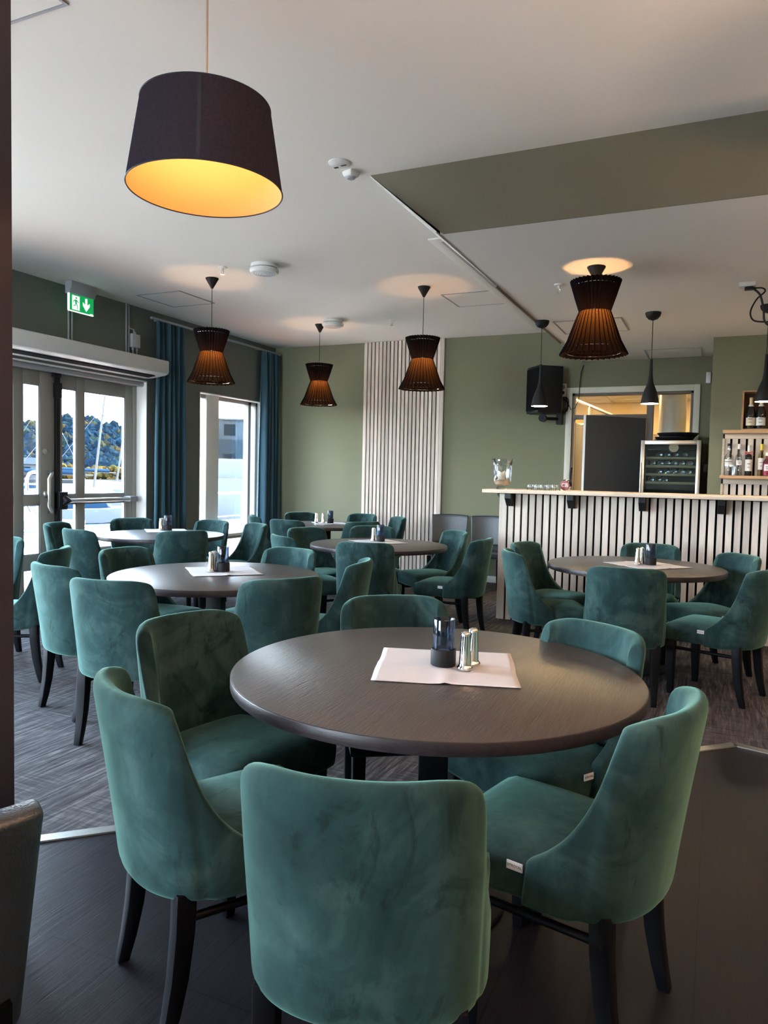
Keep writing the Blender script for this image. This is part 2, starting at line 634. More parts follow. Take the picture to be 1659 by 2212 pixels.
# ceiling over dining room and lower ceiling above the bar
mb = MB()
mb.box((-6.2, YF - .2, CEIL), (XR + .2, 9.3, CEIL + 0.2))
struct(mb.build('ceiling', 'ceiling'))
mb = MB()
mb.prism([(-1.54, 4.108, BARC), (XR + .2, 4.108, BARC), (XR + .2, 9.3, BARC), (-1.54, 9.3, BARC)], (0, 0, 0.02))
struct(mb.build('ceiling_bar', 'ceiling'))
mb = MB()
mb.prism([(-1.974, 4.05, CEIL), (-1.52, 4.105, BARC), (XR + .2, 4.105, BARC), (XR + .2, 4.05, CEIL)], (0, 0.006, 0))
struct(mb.build('wall_bulkhead', 'green_dark'))
def slope_piece(y0, y1, m, name, t=0.012):
    mb = MB()
    a = Vector((-1.976, 0, CEIL)); b = Vector((-1.54, 0, BARC))
    n = Vector((-(CEIL - BARC), 0, -(1.976 - 1.54))).normalized() * t
    mb.prism([(a.x, y0, a.z), (b.x, y0, b.z), (b.x + n.x, y0, b.z + n.z), (a.x + n.x, y0, a.z + n.z)], (0, y1 - y0, 0))
    return struct(mb.build(name, m))
slope_piece(4.052, 5.34, 'white', 'trim_2', 0.008)
slope_piece(5.34, 7.80, 'taupe', 'trim_3', 0.02)
slope_piece(7.80, 9.14, 'white', 'trim_4', 0.008)
mb = MB()
mb.box((-2.075, 5.27, CEIL - 0.014), (-1.972, 8.95, CEIL))
struct(mb.build('trim_5', 'white', bevel=0.004))

# walls
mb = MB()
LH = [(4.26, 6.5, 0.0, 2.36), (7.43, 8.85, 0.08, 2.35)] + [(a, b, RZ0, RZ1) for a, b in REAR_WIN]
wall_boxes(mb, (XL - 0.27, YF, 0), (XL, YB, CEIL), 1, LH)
struct(mb.build('wall_left', mk_paint('backlit_green_paint', (0.150, 0.162, 0.142))))  # same green paint, with its backlit blue-grey haze put into the colour
mb = MB()
wall_boxes(mb, (XL - 0.27, YB, 0), (XR, YB + 0.16, CEIL), 0, [(-1.65, -0.285, 0.0, 2.40)])
struct(mb.build('wall_back', 'green'))
mb = MB()
mb.box((-0.09, 7.95, 0), (XR, YB, BARC))
struct(mb.build('wall_bar', 'green'))
mb = MB()
mb.box((XR, YF, 0), (XR + 0.2, YB, CEIL))
struct(mb.build('wall_right', 'green'))
mb = MB()
wall_boxes(mb, (XL - 0.27, YF - 0.2, 0), (XR + 0.2, YF, CEIL), 0, [(a, b, RZ0, RZ1) for a, b in FRONT_WIN])
struct(mb.build('wall_front', 'cream'))
mb = MB()
mb.box((-3.31, YB - 0.015, 0), (-1.72, YB, 0.085))
mb.box((-5.93, YB - 0.015, 0), (-4.47, YB, 0.085))
struct(mb.build('baseboard_back', 'white', bevel=0.003))
mb = MB()
mb.box((-2.2, 1.06, 0), (-1.80, 1.447, CEIL))
struct(mb.build('wall_pillar', 'pillar', bevel=0.006))

# rear windows behind the photographer's left (daylight of the room)
for i, (a, b) in enumerate(REAR_WIN):
    mb = MB()
    x0, x1 = XL - 0.2, XL - 0.12
    for lo, hi in (((x0, a, RZ0), (x1, a + .07, RZ1)), ((x0, b - .07, RZ0), (x1, b, RZ1)), ((x0, a, RZ0), (x1, b, RZ0 + .07)), ((x0, a, RZ1 - .07), (x1, b, RZ1)), ((x0, (a + b) / 2 - .035, RZ0), (x1, (a + b) / 2 + .035, RZ1))):
        mb.box(lo, hi)
    w = struct(mb.build('window_%d' % (i + 3), 'door_grey'))
    mb = MB()
    mb.box((XL - .165, a + .05, RZ0 + .04), (XL - .155, b - .05, RZ1 - .04))
    mb.build('pane', 'glass', w)
for i, (a, b) in enumerate(FRONT_WIN):
    mb = MB()
    y0, y1 = YF - .14, YF - .06
    for lo, hi in (((a, RZ0), (a + .07, RZ1)), ((b - .07, RZ0), (b, RZ1)), ((a, RZ0), (b, RZ0 + .07)), ((a, RZ1 - .07), (b, RZ1)), (((a + b) / 2 - .035, RZ0), ((a + b) / 2 + .035, RZ1))):
        mb.box((lo[0], y0, lo[1]), (hi[0], y1, hi[1]))
    w = struct(mb.build('window_%d' % (i + 9), 'door_grey'))
    mb = MB()
    mb.box((a + .05, YF - .105, RZ0 + .04), (b - .05, YF - .095, RZ1 - .04))
    mb.build('pane', 'glass', w)

# ------------------------------------------------------------------ glass double door
DX = -6.10
door = bpy.data.objects.new('door_1', None); COL.objects.link(door); struct(door)
mb = MB()
mb.box((DX - .05, 6.43, 0), (DX + .03, 6.5, 2.36)); mb.box((DX - .05, 4.26, 0), (DX + .03, 4.33, 2.36)); mb.box((DX - .05, 4.26, 2.30), (DX + .03, 6.5, 2.36))
mb.box((DX - .06, 4.26, 0), (XL, 6.5, 0.012))
mb.build('frame', 'door_grey', door, bevel=0.004)
mb = MB()
mb.box((DX + .03, 6.488, 0), (XL + .004, 6.5, 2.36)); mb.box((DX + .03, 4.26, 2.348), (XL + .004, 6.5, 2.36)); mb.box((DX + .03, 4.26, 0), (XL + .004, 4.272, 2.36))
mb.build('reveal_lining', 'white', door)
def leaf(y0, y1, muls, name, hinge_right):
    """muls: list of glass bays (a0, a1)"""
    mb = MB()
    rails = [(0.015, 0.09), (0.36, 0.50), (0.996, 1.084), (2.17, 2.297)]
    ys = [y0] + [v for b in muls for v in b] + [y1]
    stiles = list(zip(ys[0::2], ys[1::2]))
    for a, b in stiles:
        mb.box((DX - .03, a, 0.015), (DX + .025, b, 2.297))
    for a, b in muls:
        for r0, r1 in rails:
            mb.box((DX - .03, a, r0), (DX + .025, b, r1))
    o = mb.build(name, 'door_grey', door, bevel=0.003)
    mb = MB()
    for a, b in muls:
        for z0, z1 in ((.09, .36), (.50, .996), (1.084, 2.17)):
            for lo, hi in (((DX - .012, a, z0), (DX + .018, a + .012, z1)), ((DX - .012, b - .012, z0), (DX + .018, b, z1)), ((DX - .012, a, z1 - .012), (DX + .018, b, z1)), ((DX - .012, a, z0), (DX + .018, b, z0 + .012))):
                mb.box(lo, hi)
    mb.build('glazing_bead', 'grey_plastic', o)
    mb = MB()
    for a, b in muls:
        for z0, z1 in ((.09, .36), (.50, .996), (1.084, 2.17)):
            mb.box((DX - .004, a, z0), (DX + .004, b, z1))
    mb.build('pane', 'glass', o)
    return o
leaf(4.335, 5.375, [(4.43, 4.88), (4.985, 5.178)], 'door_leaf', False)
leaf(5.380, 6.425, [(5.44, 5.635), (5.733, 6.32)], 'door_leaf', True)
mb = MB()
mb.box((DX + .026, 5.345, 0.02), (DX + .062, 5.392, 2.30))
mb.box((DX + .026, 5.335, 2.06), (DX + .075, 5.405, 2.21)); mb.box((DX + .026, 5.315, 2.265), (DX + .07, 5.40, 2.315))
mb.build('bolt_rail', 'black_plastic', door, bevel=0.004)
mb = MB()
mb.box((DX + .026, 5.345, .94), (DX + .105, 5.45, 1.12))
mb.tube([(DX + .06, 5.39, 1.09), (DX + .11, 5.44, 1.03), (DX + .06, 5.39, .97)], [.03, .05, .03], 12)
mb.build('panic_latch', 'black_plastic', door, bevel=0.008)
mb = MB()
mb.cyl((DX + .105, 5.43, 1.03), (DX + .105, 6.30, 1.03), 0.021, n=14)
mb.build('push_bar', 'steel', door, smooth=True)
mb = MB()
mb.box((DX + .026, 6.29, 1.0), (DX + .13, 6.41, 1.06))
mb.build('bar_end_cap', 'grey_plastic', door, bevel=0.008)
def d_handle(x, y, s):
    mb = MB()
    pts = [(x, y + .055, 1.315), (x + s * .045, y + .055, 1.315), (x + s * .07, y + .03, 1.30), (x + s * .07, y, 1.25), (x + s * .07, y, .98), (x + s * .07, y + .03, .925), (x + s * .045, y + .055, .91), (x, y + .055, .91)]
    mb.tube(pts, 0.016, 12)
    mb.build('pull_handle', 'steel', door, smooth=True)
d_handle(DX + .025, 5.225, 1)
d_handle(DX - .03, 5.13, -1)
for z, r in ((1.52, .03), (1.095, .034)):
    mb = MB()
    mb.lathe([(0, .0), (r, .0), (r, .012), (r * .5, .022), (0, .022)], (DX + .025, 5.232, z), 18, axis='X')
    mb.build('lock_cylinder', 'steel', door, smooth=True)
mb = MB()
mb.cyl((XL - .06, 4.26, 2.325), (XL - .06, 6.49, 2.325), .028, n=12)
mb.build('roller_tube', 'grey_plastic', door, smooth=True)

# window beside the door
WX = -6.06
win = bpy.data.objects.new('window_1', None); COL.objects.link(win); struct(win)
mb = MB()
Y0, Y1 = 7.43, 8.85
for lo, hi in (((Y0, .08), (Y0 + .03, 2.35)), ((Y1 - .05, .08), (Y1, 2.35)), ((Y0, 2.29), (Y1, 2.35)), ((Y0, .08), (Y1, .14)), ((Y0, .44), (Y1, .53)), ((8.625, .08), (8.685, 2.35))):
    mb.box((WX - .05, lo[0], lo[1]), (WX + .03, hi[0], hi[1]))
mb.build('frame', 'door_grey', win, bevel=0.003)
mb = MB()
mb.box((WX - .05, 7.67, .08), (WX + .05, 7.93, 2.35))
mb.build('mullion_post', 'white', win, bevel=0.006)
mb = MB()
mb.box((WX, Y0, .50), (XL + .06, Y1 + .04, .535))
mb.build('window_sill', 'white', win, bevel=0.004)
mb = MB()
mb.box((WX + .03, Y0, .08), (XL + .004, Y0 + .01, 2.35)); mb.box((WX + .03, Y1 - .01, .08), (XL + .004, Y1, 2.35)); mb.box((WX + .03, Y0, 2.338), (XL + .004, Y1, 2.35))
mb.build('reveal_lining', 'white', win)
mb = MB()
for a, b in ((Y0 + .03, 7.67), (7.93, 8.625), (8.685, Y1 - .05)):
    mb.box((WX - .004, a, .53), (WX + .004, b, 2.29)); mb.box((WX - .004, a, .14), (WX + .004, b, .44))
mb.build('pane', 'glass', win)

# ------------------------------------------------------------------ slatted wall panel
def slat_wall(mb, x0, x1, y, z0, z1, pitch, gap, depth, edge=0.0):
    x = x0 + edge
    while x + pitch - gap <= x1 - edge + 1e-4:
        mb.box((x, y - depth, z0), (x + pitch - gap, y - 0.008, z1))
        x += pitch
t = thing('slat_panel', 'tall pale ash slat panel running floor to ceiling on the green back wall', 'wall panel', (-4.47, YB, 0))
mb = MB(); mb.box((0, -.010, 0), (1.16, -.001, CEIL - .002)); mb.build('backing', 'black_gap', t)
mb = MB(); slat_wall(mb, 0.062, 1.16 - .05, 0, 0.002, CEIL - .003, .0560, .0175, .044); mb.build('slats', 'slat', t)
mb = MB(); mb.box((0, -.042, 0.002), (.045, -.002, CEIL - .003)); mb.box((1.16 - .05, -.042, .002), (1.16, -.002, CEIL - .003)); mb.build('edge_board', 'slat', t, bevel=.002)

# ------------------------------------------------------------------ green chair
def arc_pts():
    """half plan of the outer shell at seat level: back centre -> corner -> wing front end"""
    back = [(0, -.278), (.06, -.274), (.115, -.262), (.165, -.240), (.206, -.209), (.232, -.170)]
    tx = [(.007, .90), (.015, .74), (.025, .57), (.038, .43), (.056, .31), (.080, .20), (.110, .115), (.138, .045), (.165, 0.0)]
    side = []
    for d, f in tx:
        side.append((.232 + .014 * min(1, d / .08), -.165 + d, f))
    return back, side
ZT, ZS, Z0 = .845, .470, .342
def shell_mesh():
    back, side = arc_pts()
    half = [(x, y, 1.0) for x, y in back] + [(x, y, f) for x, y, f in side]
    full = [(-x, y, f) for x, y, f in reversed(half[1:])] + half
    n = len(full)
    nv = 9
    def pos(i, k, inner):
        x, y, f = full[i]
        zt = ZS - .012 + (ZT - ZS + .012) * f
        if abs(x) > .16 and f == 1.0:
            zt -= .020 * ((abs(x) - .16) / .07) ** 2
        v = k / (nv - 1)
        z = Z0 + (zt - Z0) * v
        # plan normal
        a = full[max(0, i - 1)]; b = full[min(n - 1, i + 1)]
        tv = Vector((b[0] - a[0], b[1] - a[1]))
        nrm = Vector((-tv.y, tv.x)).normalized()
        th = .054 if f > .5 else .042
        g = (z - Z0) / (ZT - Z0)
        lean = -.072 * g ** 1.15
        belly = 1 + .025 * (1 - abs(2 * g - .1)) if g < .5 else 1
        px, py = x, y
        if inner:
            px += nrm.x * th; py += nrm.y * th
        return Vector((px * (.965 + .035 * min(1, g * 1.6 + (.7 if f < .5 else 0))), py + lean, z))
    bm = bmesh.new()
    O = [[bm.verts.new(pos(i, k, False)) for k in range(nv)] for i in range(n)]
    I = [[bm.verts.new(pos(i, k, True)) for k in range(nv)] for i in range(n)]
    for i in range(n - 1):
        for k in range(nv - 1):
            bm.faces.new((O[i][k], O[i + 1][k], O[i + 1][k + 1], O[i][k + 1]))
            bm.faces.new((I[i][k], I[i][k + 1], I[i + 1][k + 1], I[i + 1][k]))
        bm.faces.new((O[i][nv - 1], O[i + 1][nv - 1], I[i + 1][nv - 1], I[i][nv - 1]))
        bm.faces.new((O[i][0], I[i][0], I[i + 1][0], O[i + 1][0]))
    for i, s in ((0, 1), (n - 1, -1)):
        for k in range(nv - 1):
            q = (O[i][k], O[i][k + 1], I[i][k + 1], I[i][k])
            bm.faces.new(q if s > 0 else tuple(reversed(q)))
    return bm
def seat_mb(hwb=.205, hwf=.243, y0=-.20, y1=.264, zt=.462, zb=.350, crown=.018):
    mb = MB()
    bm = mb.bm
    N = 12
    top = []
    for j in range(N + 1):
        v = -1 + 2 * j / N
        row = []
        for i in range(N + 1):
            u = -1 + 2 * i / N
            f = max(0.0, (1 - abs(u) ** 6) * (1 - abs(v) ** 6))
            hw = hwb + (hwf - hwb) * (v + 1) / 2
            cx = 1 - .03 * abs(u * v) ** 4
            row.append(bm.verts.new((u * hw * cx, (y0 + y1) / 2 + v * (y1 - y0) / 2 * cx, zt - .020 + .020 * f ** .5 + crown * (1 - u * u) * (1 - v * v))))
        top.append(row)
    for j in range(N):
        for i in range(N):
            bm.faces.new((top[j][i], top[j][i + 1], top[j + 1][i + 1], top[j + 1][i]))
    ring = top[0][:] + [top[j][N] for j in range(1, N + 1)] + [top[N][i] for i in range(N - 1, -1, -1)] + [top[j][0] for j in range(N - 1, 0, -1)]
    low = []
    for z, s in ((zt - .05, 1.012), (zb + .012, 1.0), (zb, .985)):
        low.append([bm.verts.new((v.co.x * s, (v.co.y - .04) * s + .04, z)) for v in ring])
    prev = ring
    for r in low:
        for i in range(len(ring)):
            j = (i + 1) % len(ring)
            bm.faces.new((prev[j], prev[i], r[i], r[j]))
        prev = r
    bm.faces.new(prev)
    return mb
def leg_mb(x, front):
    mb = MB()
    if front:
        st = [(.37, .0, .025), (.20, .0, .023), (0.0, -.004, .017)]
        yb = .208
    else:
        st = [(.37, .0, .025), (.27, -.004, .024), (.16, -.015, .022), (.07, -.031, .019), (0.0, -.048, .016)]
        yb = -.185
    rings = []
    for z, dy, r in reversed(st):
        y = yb + dy
        rings.append([(x - r, y - r, z), (x + r, y - r, z), (x + r, y + r, z), (x - r, y + r, z)])
    mb.loft(rings)
    return mb
def make_chair():
    t = thing('dining_chair', 'x', 'chair')
    bm = shell_mesh()
    mb = MB(); mb.bm.free(); mb.bm = bm
    mb.build('backrest', 'velvet', t, sub=2)
    seat_mb().build('seat', 'velvet', t, smooth=True, angle=80)
    for sx in (-1, 1):
        leg_mb(sx * .200, True).build('leg', 'black_wood', t, bevel=.004)
        leg_mb(sx * .185, False).build('leg', 'black_wood', t, bevel=.004)
        mb = MB(); mb.tube([(sx * .190, -.185, .300), (sx * .200, .208, .300)], .011, 10); mb.build('stretcher', 'black_wood', t, smooth=True)
    mb = MB(); mb.box((-.2325, -.004, .420), (-.2295, .038, .441))
    tg = mb.build('tag', 'tag', t)
    tg['label'] = 'white woven brand tag'
    text_mesh('lettering', 'SITROYAL', .0095, 'ink', tg, (-.2329, .017, .4305), (PI / 2, 0, -PI / 2), .0002, .9)
    return t

CH = {'A1': (-0.637, 1.414, 104.9), 'A2': (-1.178, 1.613, 58.5), 'A3': (-1.478, 2.052, -12.7), 'A4': (-1.104, 2.656, -56.5), 'A5': (-0.515, 2.478, -123.1), 'A6': (-0.341, 1.931, 167.4), 'B1': (-2.677, 2.883, 100.0), 'B2': (-3.219, 3.133, 76), 'B3': (-4.14, 3.328, 211), 'B4': (-3.286, 3.673, -0.8), 'B5': (-2.68, 4.053, -98.0), 'B6': (-2.172, 3.263, 147.2), 'B7': (-2.22, 3.921, 195), 'C1': (-5.442, 5.123, 22.0), 'C2': (-4.936, 4.884, 79), 'C3': (-5.412, 5.835, -27.8), 'C4': (-4.842, 6.028, -94.5), 'C5': (-4.419, 5.2, 147.6), 'C6': (-4.336, 5.953, -121.2), 'C7': (-4.814, 7.508, 41), 'D1': (-2.532, 5.321, 106.0), 'D2': (-3.306, 5.932, -20.7), 'D3': (-3.126, 5.411, 52), 'D4': (-3.0, 6.443, -56.0), 'D5': (-2.411, 6.413, -132.3), 'D6': (-2.05, 5.977, 178), 'E1': (-4.764, 8.167, -32.3), 'E2': (-4.233, 8.345, -99.1), 'E3': (-3.763, 8.136, 221.6), 'E4': (-4.325, 7.186, 88.6), 'E5': (-3.739, 7.377, 146.7), 'F1': (-0.506, 4.849, 97.2), 'F2': (-1.073, 5.269, 24), 'F3': (-1.137, 5.771, -12.9), 'F4': (-0.47, 6.106, -89.0), 'F5': (-0.037, 5.721, -144.2), 'F6': (0.039, 5.131, 159.9), 'L1': (-4.758, 3.494, -75.0)}
LAB = {
 'A1': 'green velvet dining chair with its whole back turned, cut by the bottom edge',
 'A2': 'green velvet dining chair left of the front table, back turned, beside the aluminium floor strip',
 'A3': 'green velvet dining chair left of the front table, inner back and seat in view',
 'A4': 'green velvet dining chair behind the front table, only its backrest showing past the tabletop',
 'A5': 'green velvet dining chair pushed against the far right edge of the front table',
 'A6': 'green velvet dining chair right of the front table, side on, white tag on seat',
 'B1': 'green velvet dining chair, back turned, near side of the table left of middle',
 'B2': 'green velvet dining chair, back turned, between dark pillar and table left of middle',
 'B3': 'green velvet dining chair facing left, its seat half hidden by the dark pillar',
 'B4': 'green velvet dining chair facing right at the left end of the table left of middle',
 'B5': 'green velvet dining chair behind the right half of the table left of middle',
 'B6': 'green velvet dining chair, back turned, near right of the table left of middle',
 'B7': 'green velvet dining chair side on at the right end of the table left of middle',
 'C1': 'green velvet dining chair right against the glass door, left of the table by the door',
 'C2': 'green velvet dining chair, back turned, near left of the table by the glass door',
 'C3': 'green velvet dining chair behind the table by the door, before the wide door pane',
 'C4': 'green velvet dining chair far right of the table by the glass door, below the window',
 'C5': 'green velvet dining chair, back turned, near right of the table by the glass door',
 'C6': 'green velvet dining chair seen side on in front of the orange light below the window',
 'C7': 'green velvet dining chair by the corner curtain, left end of the farthest table',
 'D1': 'green velvet dining chair, back turned, near side of the table before the slat panel',
 'D2': 'green velvet dining chair facing right, left end of the table before the slat panel',
 'D3': 'green velvet dining chair, back turned, near left of the table before the slat panel',
 'D4': 'green velvet dining chair behind the table before the slat panel, behind its candle holder',
 'D5': 'green velvet dining chair right of the table before the slat panel, inner back visible',
 'D6': 'green velvet dining chair at the aisle, back turned to the bar end, tag on seat',
 'E1': 'green velvet dining chair against the back wall at the left of the farthest table',
 'E2': 'green velvet dining chair against the back wall just left of the slat panel',
 'E3': 'green velvet dining chair before the slat panel, right end of the farthest table',
 'E4': 'green velvet dining chair, back turned, near left of the farthest table',
 'E5': 'green velvet dining chair, back turned, near right of the farthest table',
 'F1': 'green velvet dining chair, streaky back turned, near side of the table by the bar',
 'F2': 'green velvet dining chair, worn pale back turned, near left of the table by the bar',
 'F3': 'green velvet dining chair left of the table by the bar, its inner back facing right',
 'F4': 'green velvet dining chair behind the table by the bar, its back close to the slats',
 'F5': 'green velvet dining chair, far right of the table by the bar, turned towards it',
 'F6': 'green velvet dining chair, near right of the table by the bar, cut by frame edge',
 'L1': 'green velvet dining chair, only a sliver showing between the dark pillar and glass door',
}
GRP = {'A': 'chairs round the front table', 'B': 'chairs round the table left of middle', 'C': 'chairs round the table by the glass door', 'D': 'chairs round the table before the slat panel', 'E': 'chairs round the farthest table', 'F': 'chairs round the table by the bar', 'L': 'chairs by the pillar'}
c0 = make_chair()
for i, (k, (x, y, a)) in enumerate(CH.items()):
    g = GRP[k[0]]
    if k == 'B3': g = GRP['L']
    if k == 'C7': g = GRP['E']
    if i == 0:
        c0.location = (x, y, 0); c0.rotation_euler = (0, 0, rad(a - 90)); c0['label'] = LAB[k]; c0['group'] = g
    else:
        on_carpet = y > x + 4.04
        dup(c0, (x, y, .003 if on_carpet else 0), rad(a - 90), LAB[k], g)

# ------------------------------------------------------------------ round tables and what stands on them
TH = .75
def make_table(x, y, r, label, z):
    t = thing('round_table', label, 'table', (x, y, z), rad(x * 40 % 360) * 0, 'round dark oak tables')
    mb = MB()
    mb.lathe([(0, .714), (r - .0032, .714), (r - .0032, TH - .0008), (r - .005, TH), (0, TH)], (0, 0, -z), 96)
    mb.build('tabletop', 'tabletop', t, smooth=True, angle=30)
    mb = MB()
    mb.lathe([(r - .003, .7142), (r - .001, .7145), (r, .717), (r, TH - .004), (r - .001, TH - .0022), (r - .003, TH - .0015)], (0, 0, -z), 96)
    mb.build('dark_edge', 'edge', t, smooth=True, angle=30)  # shaded edge put into a darker colour, against the uplighter light
    mb = MB(); mb.box((-.047, -.047, .02), (.047, .047, .714 - z), rz=rad(20))
    mb.build('pedestal', 'matte_black', t, bevel=.006)
    mb = MB(); mb.lathe([(0, 0), (.235, 0), (.24, .006), (.235, .014), (.08, .026), (0, .028)], (0, 0, 0), 48)
    mb.build('base_plate', 'matte_black', t, smooth=True)
    mb = MB(); mb.box((-.20, -.03, .69 - z), (.20, .03, .714 - z)); mb.box((-.03, -.20, .69 - z), (.03, .20, .714 - z))
    mb.build('top_bracket', 'matte_black', t)
    return t
TAB = {
 'A': (-.797, 2.185, .645, 'large round dark oak table in front, nearest of the six tables'),
 'B': (-2.70, 3.55, .612, 'round dark oak table left of middle, bluish window sheen, two chairs back-turned before it'),
 'C': (-4.82, 5.48, .592, 'round dark oak table beside the glass double door'),
 'D': (-2.70, 5.86, .605, 'round dark oak table in front of the slatted wall panel'),
 'E': (-4.27, 7.75, .600, 'round dark oak table farthest back, close to the corner curtain'),
 'F': (-.518, 5.55, .612, 'round dark oak table in front of the slatted bar'),
}
for k, (x, y, r, l) in TAB.items():
    make_table(x, y, r, l, 0.0 if k == 'A' else .003)

def make_napkin(c, ang, half, wy, label, wav=.0012):
    t = tag(bpy.data.objects.new('napkin', None), label, 'napkin')
    bpy.data.objects.remove(t)
    mb = MB(); bm = mb.bm
    N = 24
    G = []
    for j in range(N + 1):
        row = []
        for i in range(N + 1):
            u = -1 + 2 * i / N; v = -1 + 2 * j / N
            z = .0022 + .0045 * math.exp(-(u / .07) ** 2) * (.3 + .7 * abs(v)) + .003 * math.exp(-(v / .07) ** 2) * (.3 + .7 * abs(u)) + wav * .35 * (1 + math.sin(u * 7 + v * 3)) * (abs(u * v)) ** 1.5
            row.append(bm.verts.new((u * half + .0015 * math.sin(v * 5), v * wy + .002 * math.sin(u * 6), z)))
        G.append(row)
    for j in range(N):
        for i in range(N):
            bm.faces.new((G[j][i], G[j][i + 1], G[j + 1][i + 1], G[j + 1][i]))
    o = mb.build('napkin', 'napkin', smooth=True)
    sol = o.modifiers.new('thick', 'SOLIDIFY'); sol.thickness = .0012; sol.offset = -1
    o.location = (c[0], c[1], TH + .0005)
    o.rotation_euler = (0, 0, ang)
    return tag(o, label, 'napkin', 'white paper napkins under the candle holders')
make_napkin((-.776, 2.224), rad(18.5), .222, .208, 'white unfolded paper napkin with cross creases on the front table')
make_napkin((-2.745, 3.68), rad(46), .205, .205, 'white unfolded paper napkin on the table left of middle')
make_napkin((-5.03, 5.80), rad(46), .20, .20, 'white unfolded paper napkin on the table by the glass door')
make_napkin((-2.785, 6.03), rad(52), .20, .20, 'white unfolded paper napkin on the table before the slat panel')
make_napkin((-4.29, 7.88), rad(40), .20, .20, 'white unfolded paper napkin on the farthest table')
make_napkin((-.437, 5.60), rad(48), .215, .215, 'white unfolded paper napkin on the table by the bar')

NZ = TH + .0075
def make_candle(label):
    t = thing('candle_holder', label, 'candle holder', group='smoked glass candle holders')
    mb = MB(); mb.lathe([(0, 0), (.039, 0), (.041, .002), (.041, .050), (.039, .053), (.036, .053), (.036, .03), (0, .03)], n=36); mb.build('base', 'matte_black', t, smooth=True)
    mb = MB(); mb.lathe([(.0345, .032), (.0355, .034), (.0355, .148), (.0345, .150), (.033, .148), (.033, .034)], n=40); mb.build('glass_chimney', 'smoke', t, smooth=True)
    mb = MB(); mb.lathe([(0, .031), (.019, .031), (.019, .047), (.017, .047), (.016, .045), (0, .045)], n=24); mb.build('tealight', 'white_plastic', t, smooth=True)
    return t
def make_shaker(label):
    t = thing('shaker', label, 'salt or pepper shaker', group='chrome salt and pepper shakers')
    mb = MB(); mb.lathe([(0, 0), (.0245, 0), (.026, .003), (.0255, .007), (.021, .012), (.0195, .016), (.0150, .105)], n=32); mb.build('body', 'chrome', t, smooth=True, angle=60)
    mb = MB(); mb.lathe([(.0150, .105), (.0148, .112), (.012, .118), (.006, .121), (0, .1215)], n=32); mb.build('cap', 'chrome', t, smooth=True)
    return t
cd = make_candle('smoked glass candle holder on the front table'); cd.location = (-.785, 2.222, NZ)
sh = make_shaker('chrome shaker on the front table, nearer of its pair'); sh.location = (-.705, 2.203, NZ)
dup(sh, (-.700, 2.268, NZ), 0, 'chrome shaker on the front table, half hidden behind its twin')
for k, p, ss, lab in (
    ('B', (-2.724, 3.648), ((-2.770, 3.592), (-2.783, 3.640)), 'the table left of middle'),
    ('C', (-5.009, 5.796), ((-5.060, 5.752), (-5.085, 5.80)), 'the table by the glass door'),
    ('D', (-2.773, 6.050), ((-2.845, 6.055), (-2.82, 6.105)), 'the table before the slat panel'),
    ('E', (-4.291, 7.880), ((-4.365, 7.835), (-4.435, 7.79)), 'the farthest table'),
    ('F', (-.417, 5.608), ((-.500, 5.560), (-.478, 5.63)), 'the table by the bar')):
    dup(cd, (*p, NZ), 0, 'smoked glass candle holder on ' + lab)
    for (q, w) in zip(ss, ('nearer to the candle holder' if k == 'E' else 'front one of its pair', 'farther from the candle holder' if k == 'E' else 'rear one of its pair')):
        dup(sh, (*q, NZ), 0, 'chrome shaker on ' + lab + ', ' + w)

# ------------------------------------------------------------------ black leather chairs
def make_leather(label):
    t = thing('leather_chair', label, 'chair', group='black leather chairs')
    mb = MB(); bm = mb.bm
    N, K = 10, 8
    F, B = [], []
    for k in range(K + 1):
        v = k / K
        z = .50 + .36 * v
        fr, br = [], []
        for i in range(N + 1):
            u = -1 + 2 * i / N
            hw = .215 + .022 * v
            y = -.19 - .055 * v + .045 * u * u
            zz = z + .010 * (1 - u * u) * v
            fr.append(bm.verts.new((u * hw, y, zz)))
            br.append(bm.verts.new((u * (hw - .004), y - .055, zz - .004)))
        F.append(fr); B.append(br)
    for k in range(K):
        for i in range(N):
            bm.faces.new((F[k][i], F[k][i + 1], F[k + 1][i + 1], F[k + 1][i])); bm.faces.new((B[k][i], B[k + 1][i], B[k + 1][i + 1], B[k][i + 1]))
        bm.faces.new((F[k][0], F[k + 1][0], B[k + 1][0], B[k][0])); bm.faces.new((F[k][N], B[k][N], B[k + 1][N], F[k + 1][N]))
    for i in range(N):
        bm.faces.new((F[0][i], B[0][i], B[0][i + 1], F[0][i + 1])); bm.faces.new((F[K][i], F[K][i + 1], B[K][i + 1], B[K][i]))
    mb.build('backrest', 'leather', t, bevel=.014, seg=3)
    mb = MB()
    for s in (-1, 1):
        mb = MB(); mb.box((s * .17 - .02, -.235, .40), (s * .17 + .02, -.195, .56)); mb.build('back_post', 'black_wood', t)
    seat_mb(.215, .235, -.23, .25, .485, .38, .02).build('seat', 'leather', t, smooth=True, angle=80)
    for sx in (-1, 1):
        leg_mb(sx * .195, True).build('leg', 'black_wood', t, bevel=.004)
        leg_mb(sx * .185, False).build('leg', 'black_wood', t, bevel=.004)
    return t
lc = make_leather('black leather chair against the back wall just right of the slat panel')
lc.location = (-3.07, 8.72, .003); lc.rotation_euler = (0, 0, rad(180 + 12))
dup(lc, (-2.57, 8.74, .003), rad(180 + 6), 'black leather chair against the back wall beside the bar end')
dup(lc, (-1.228, .672, 0), rad(65), 'black leather chair at the lower left edge, only its stitched back in view')

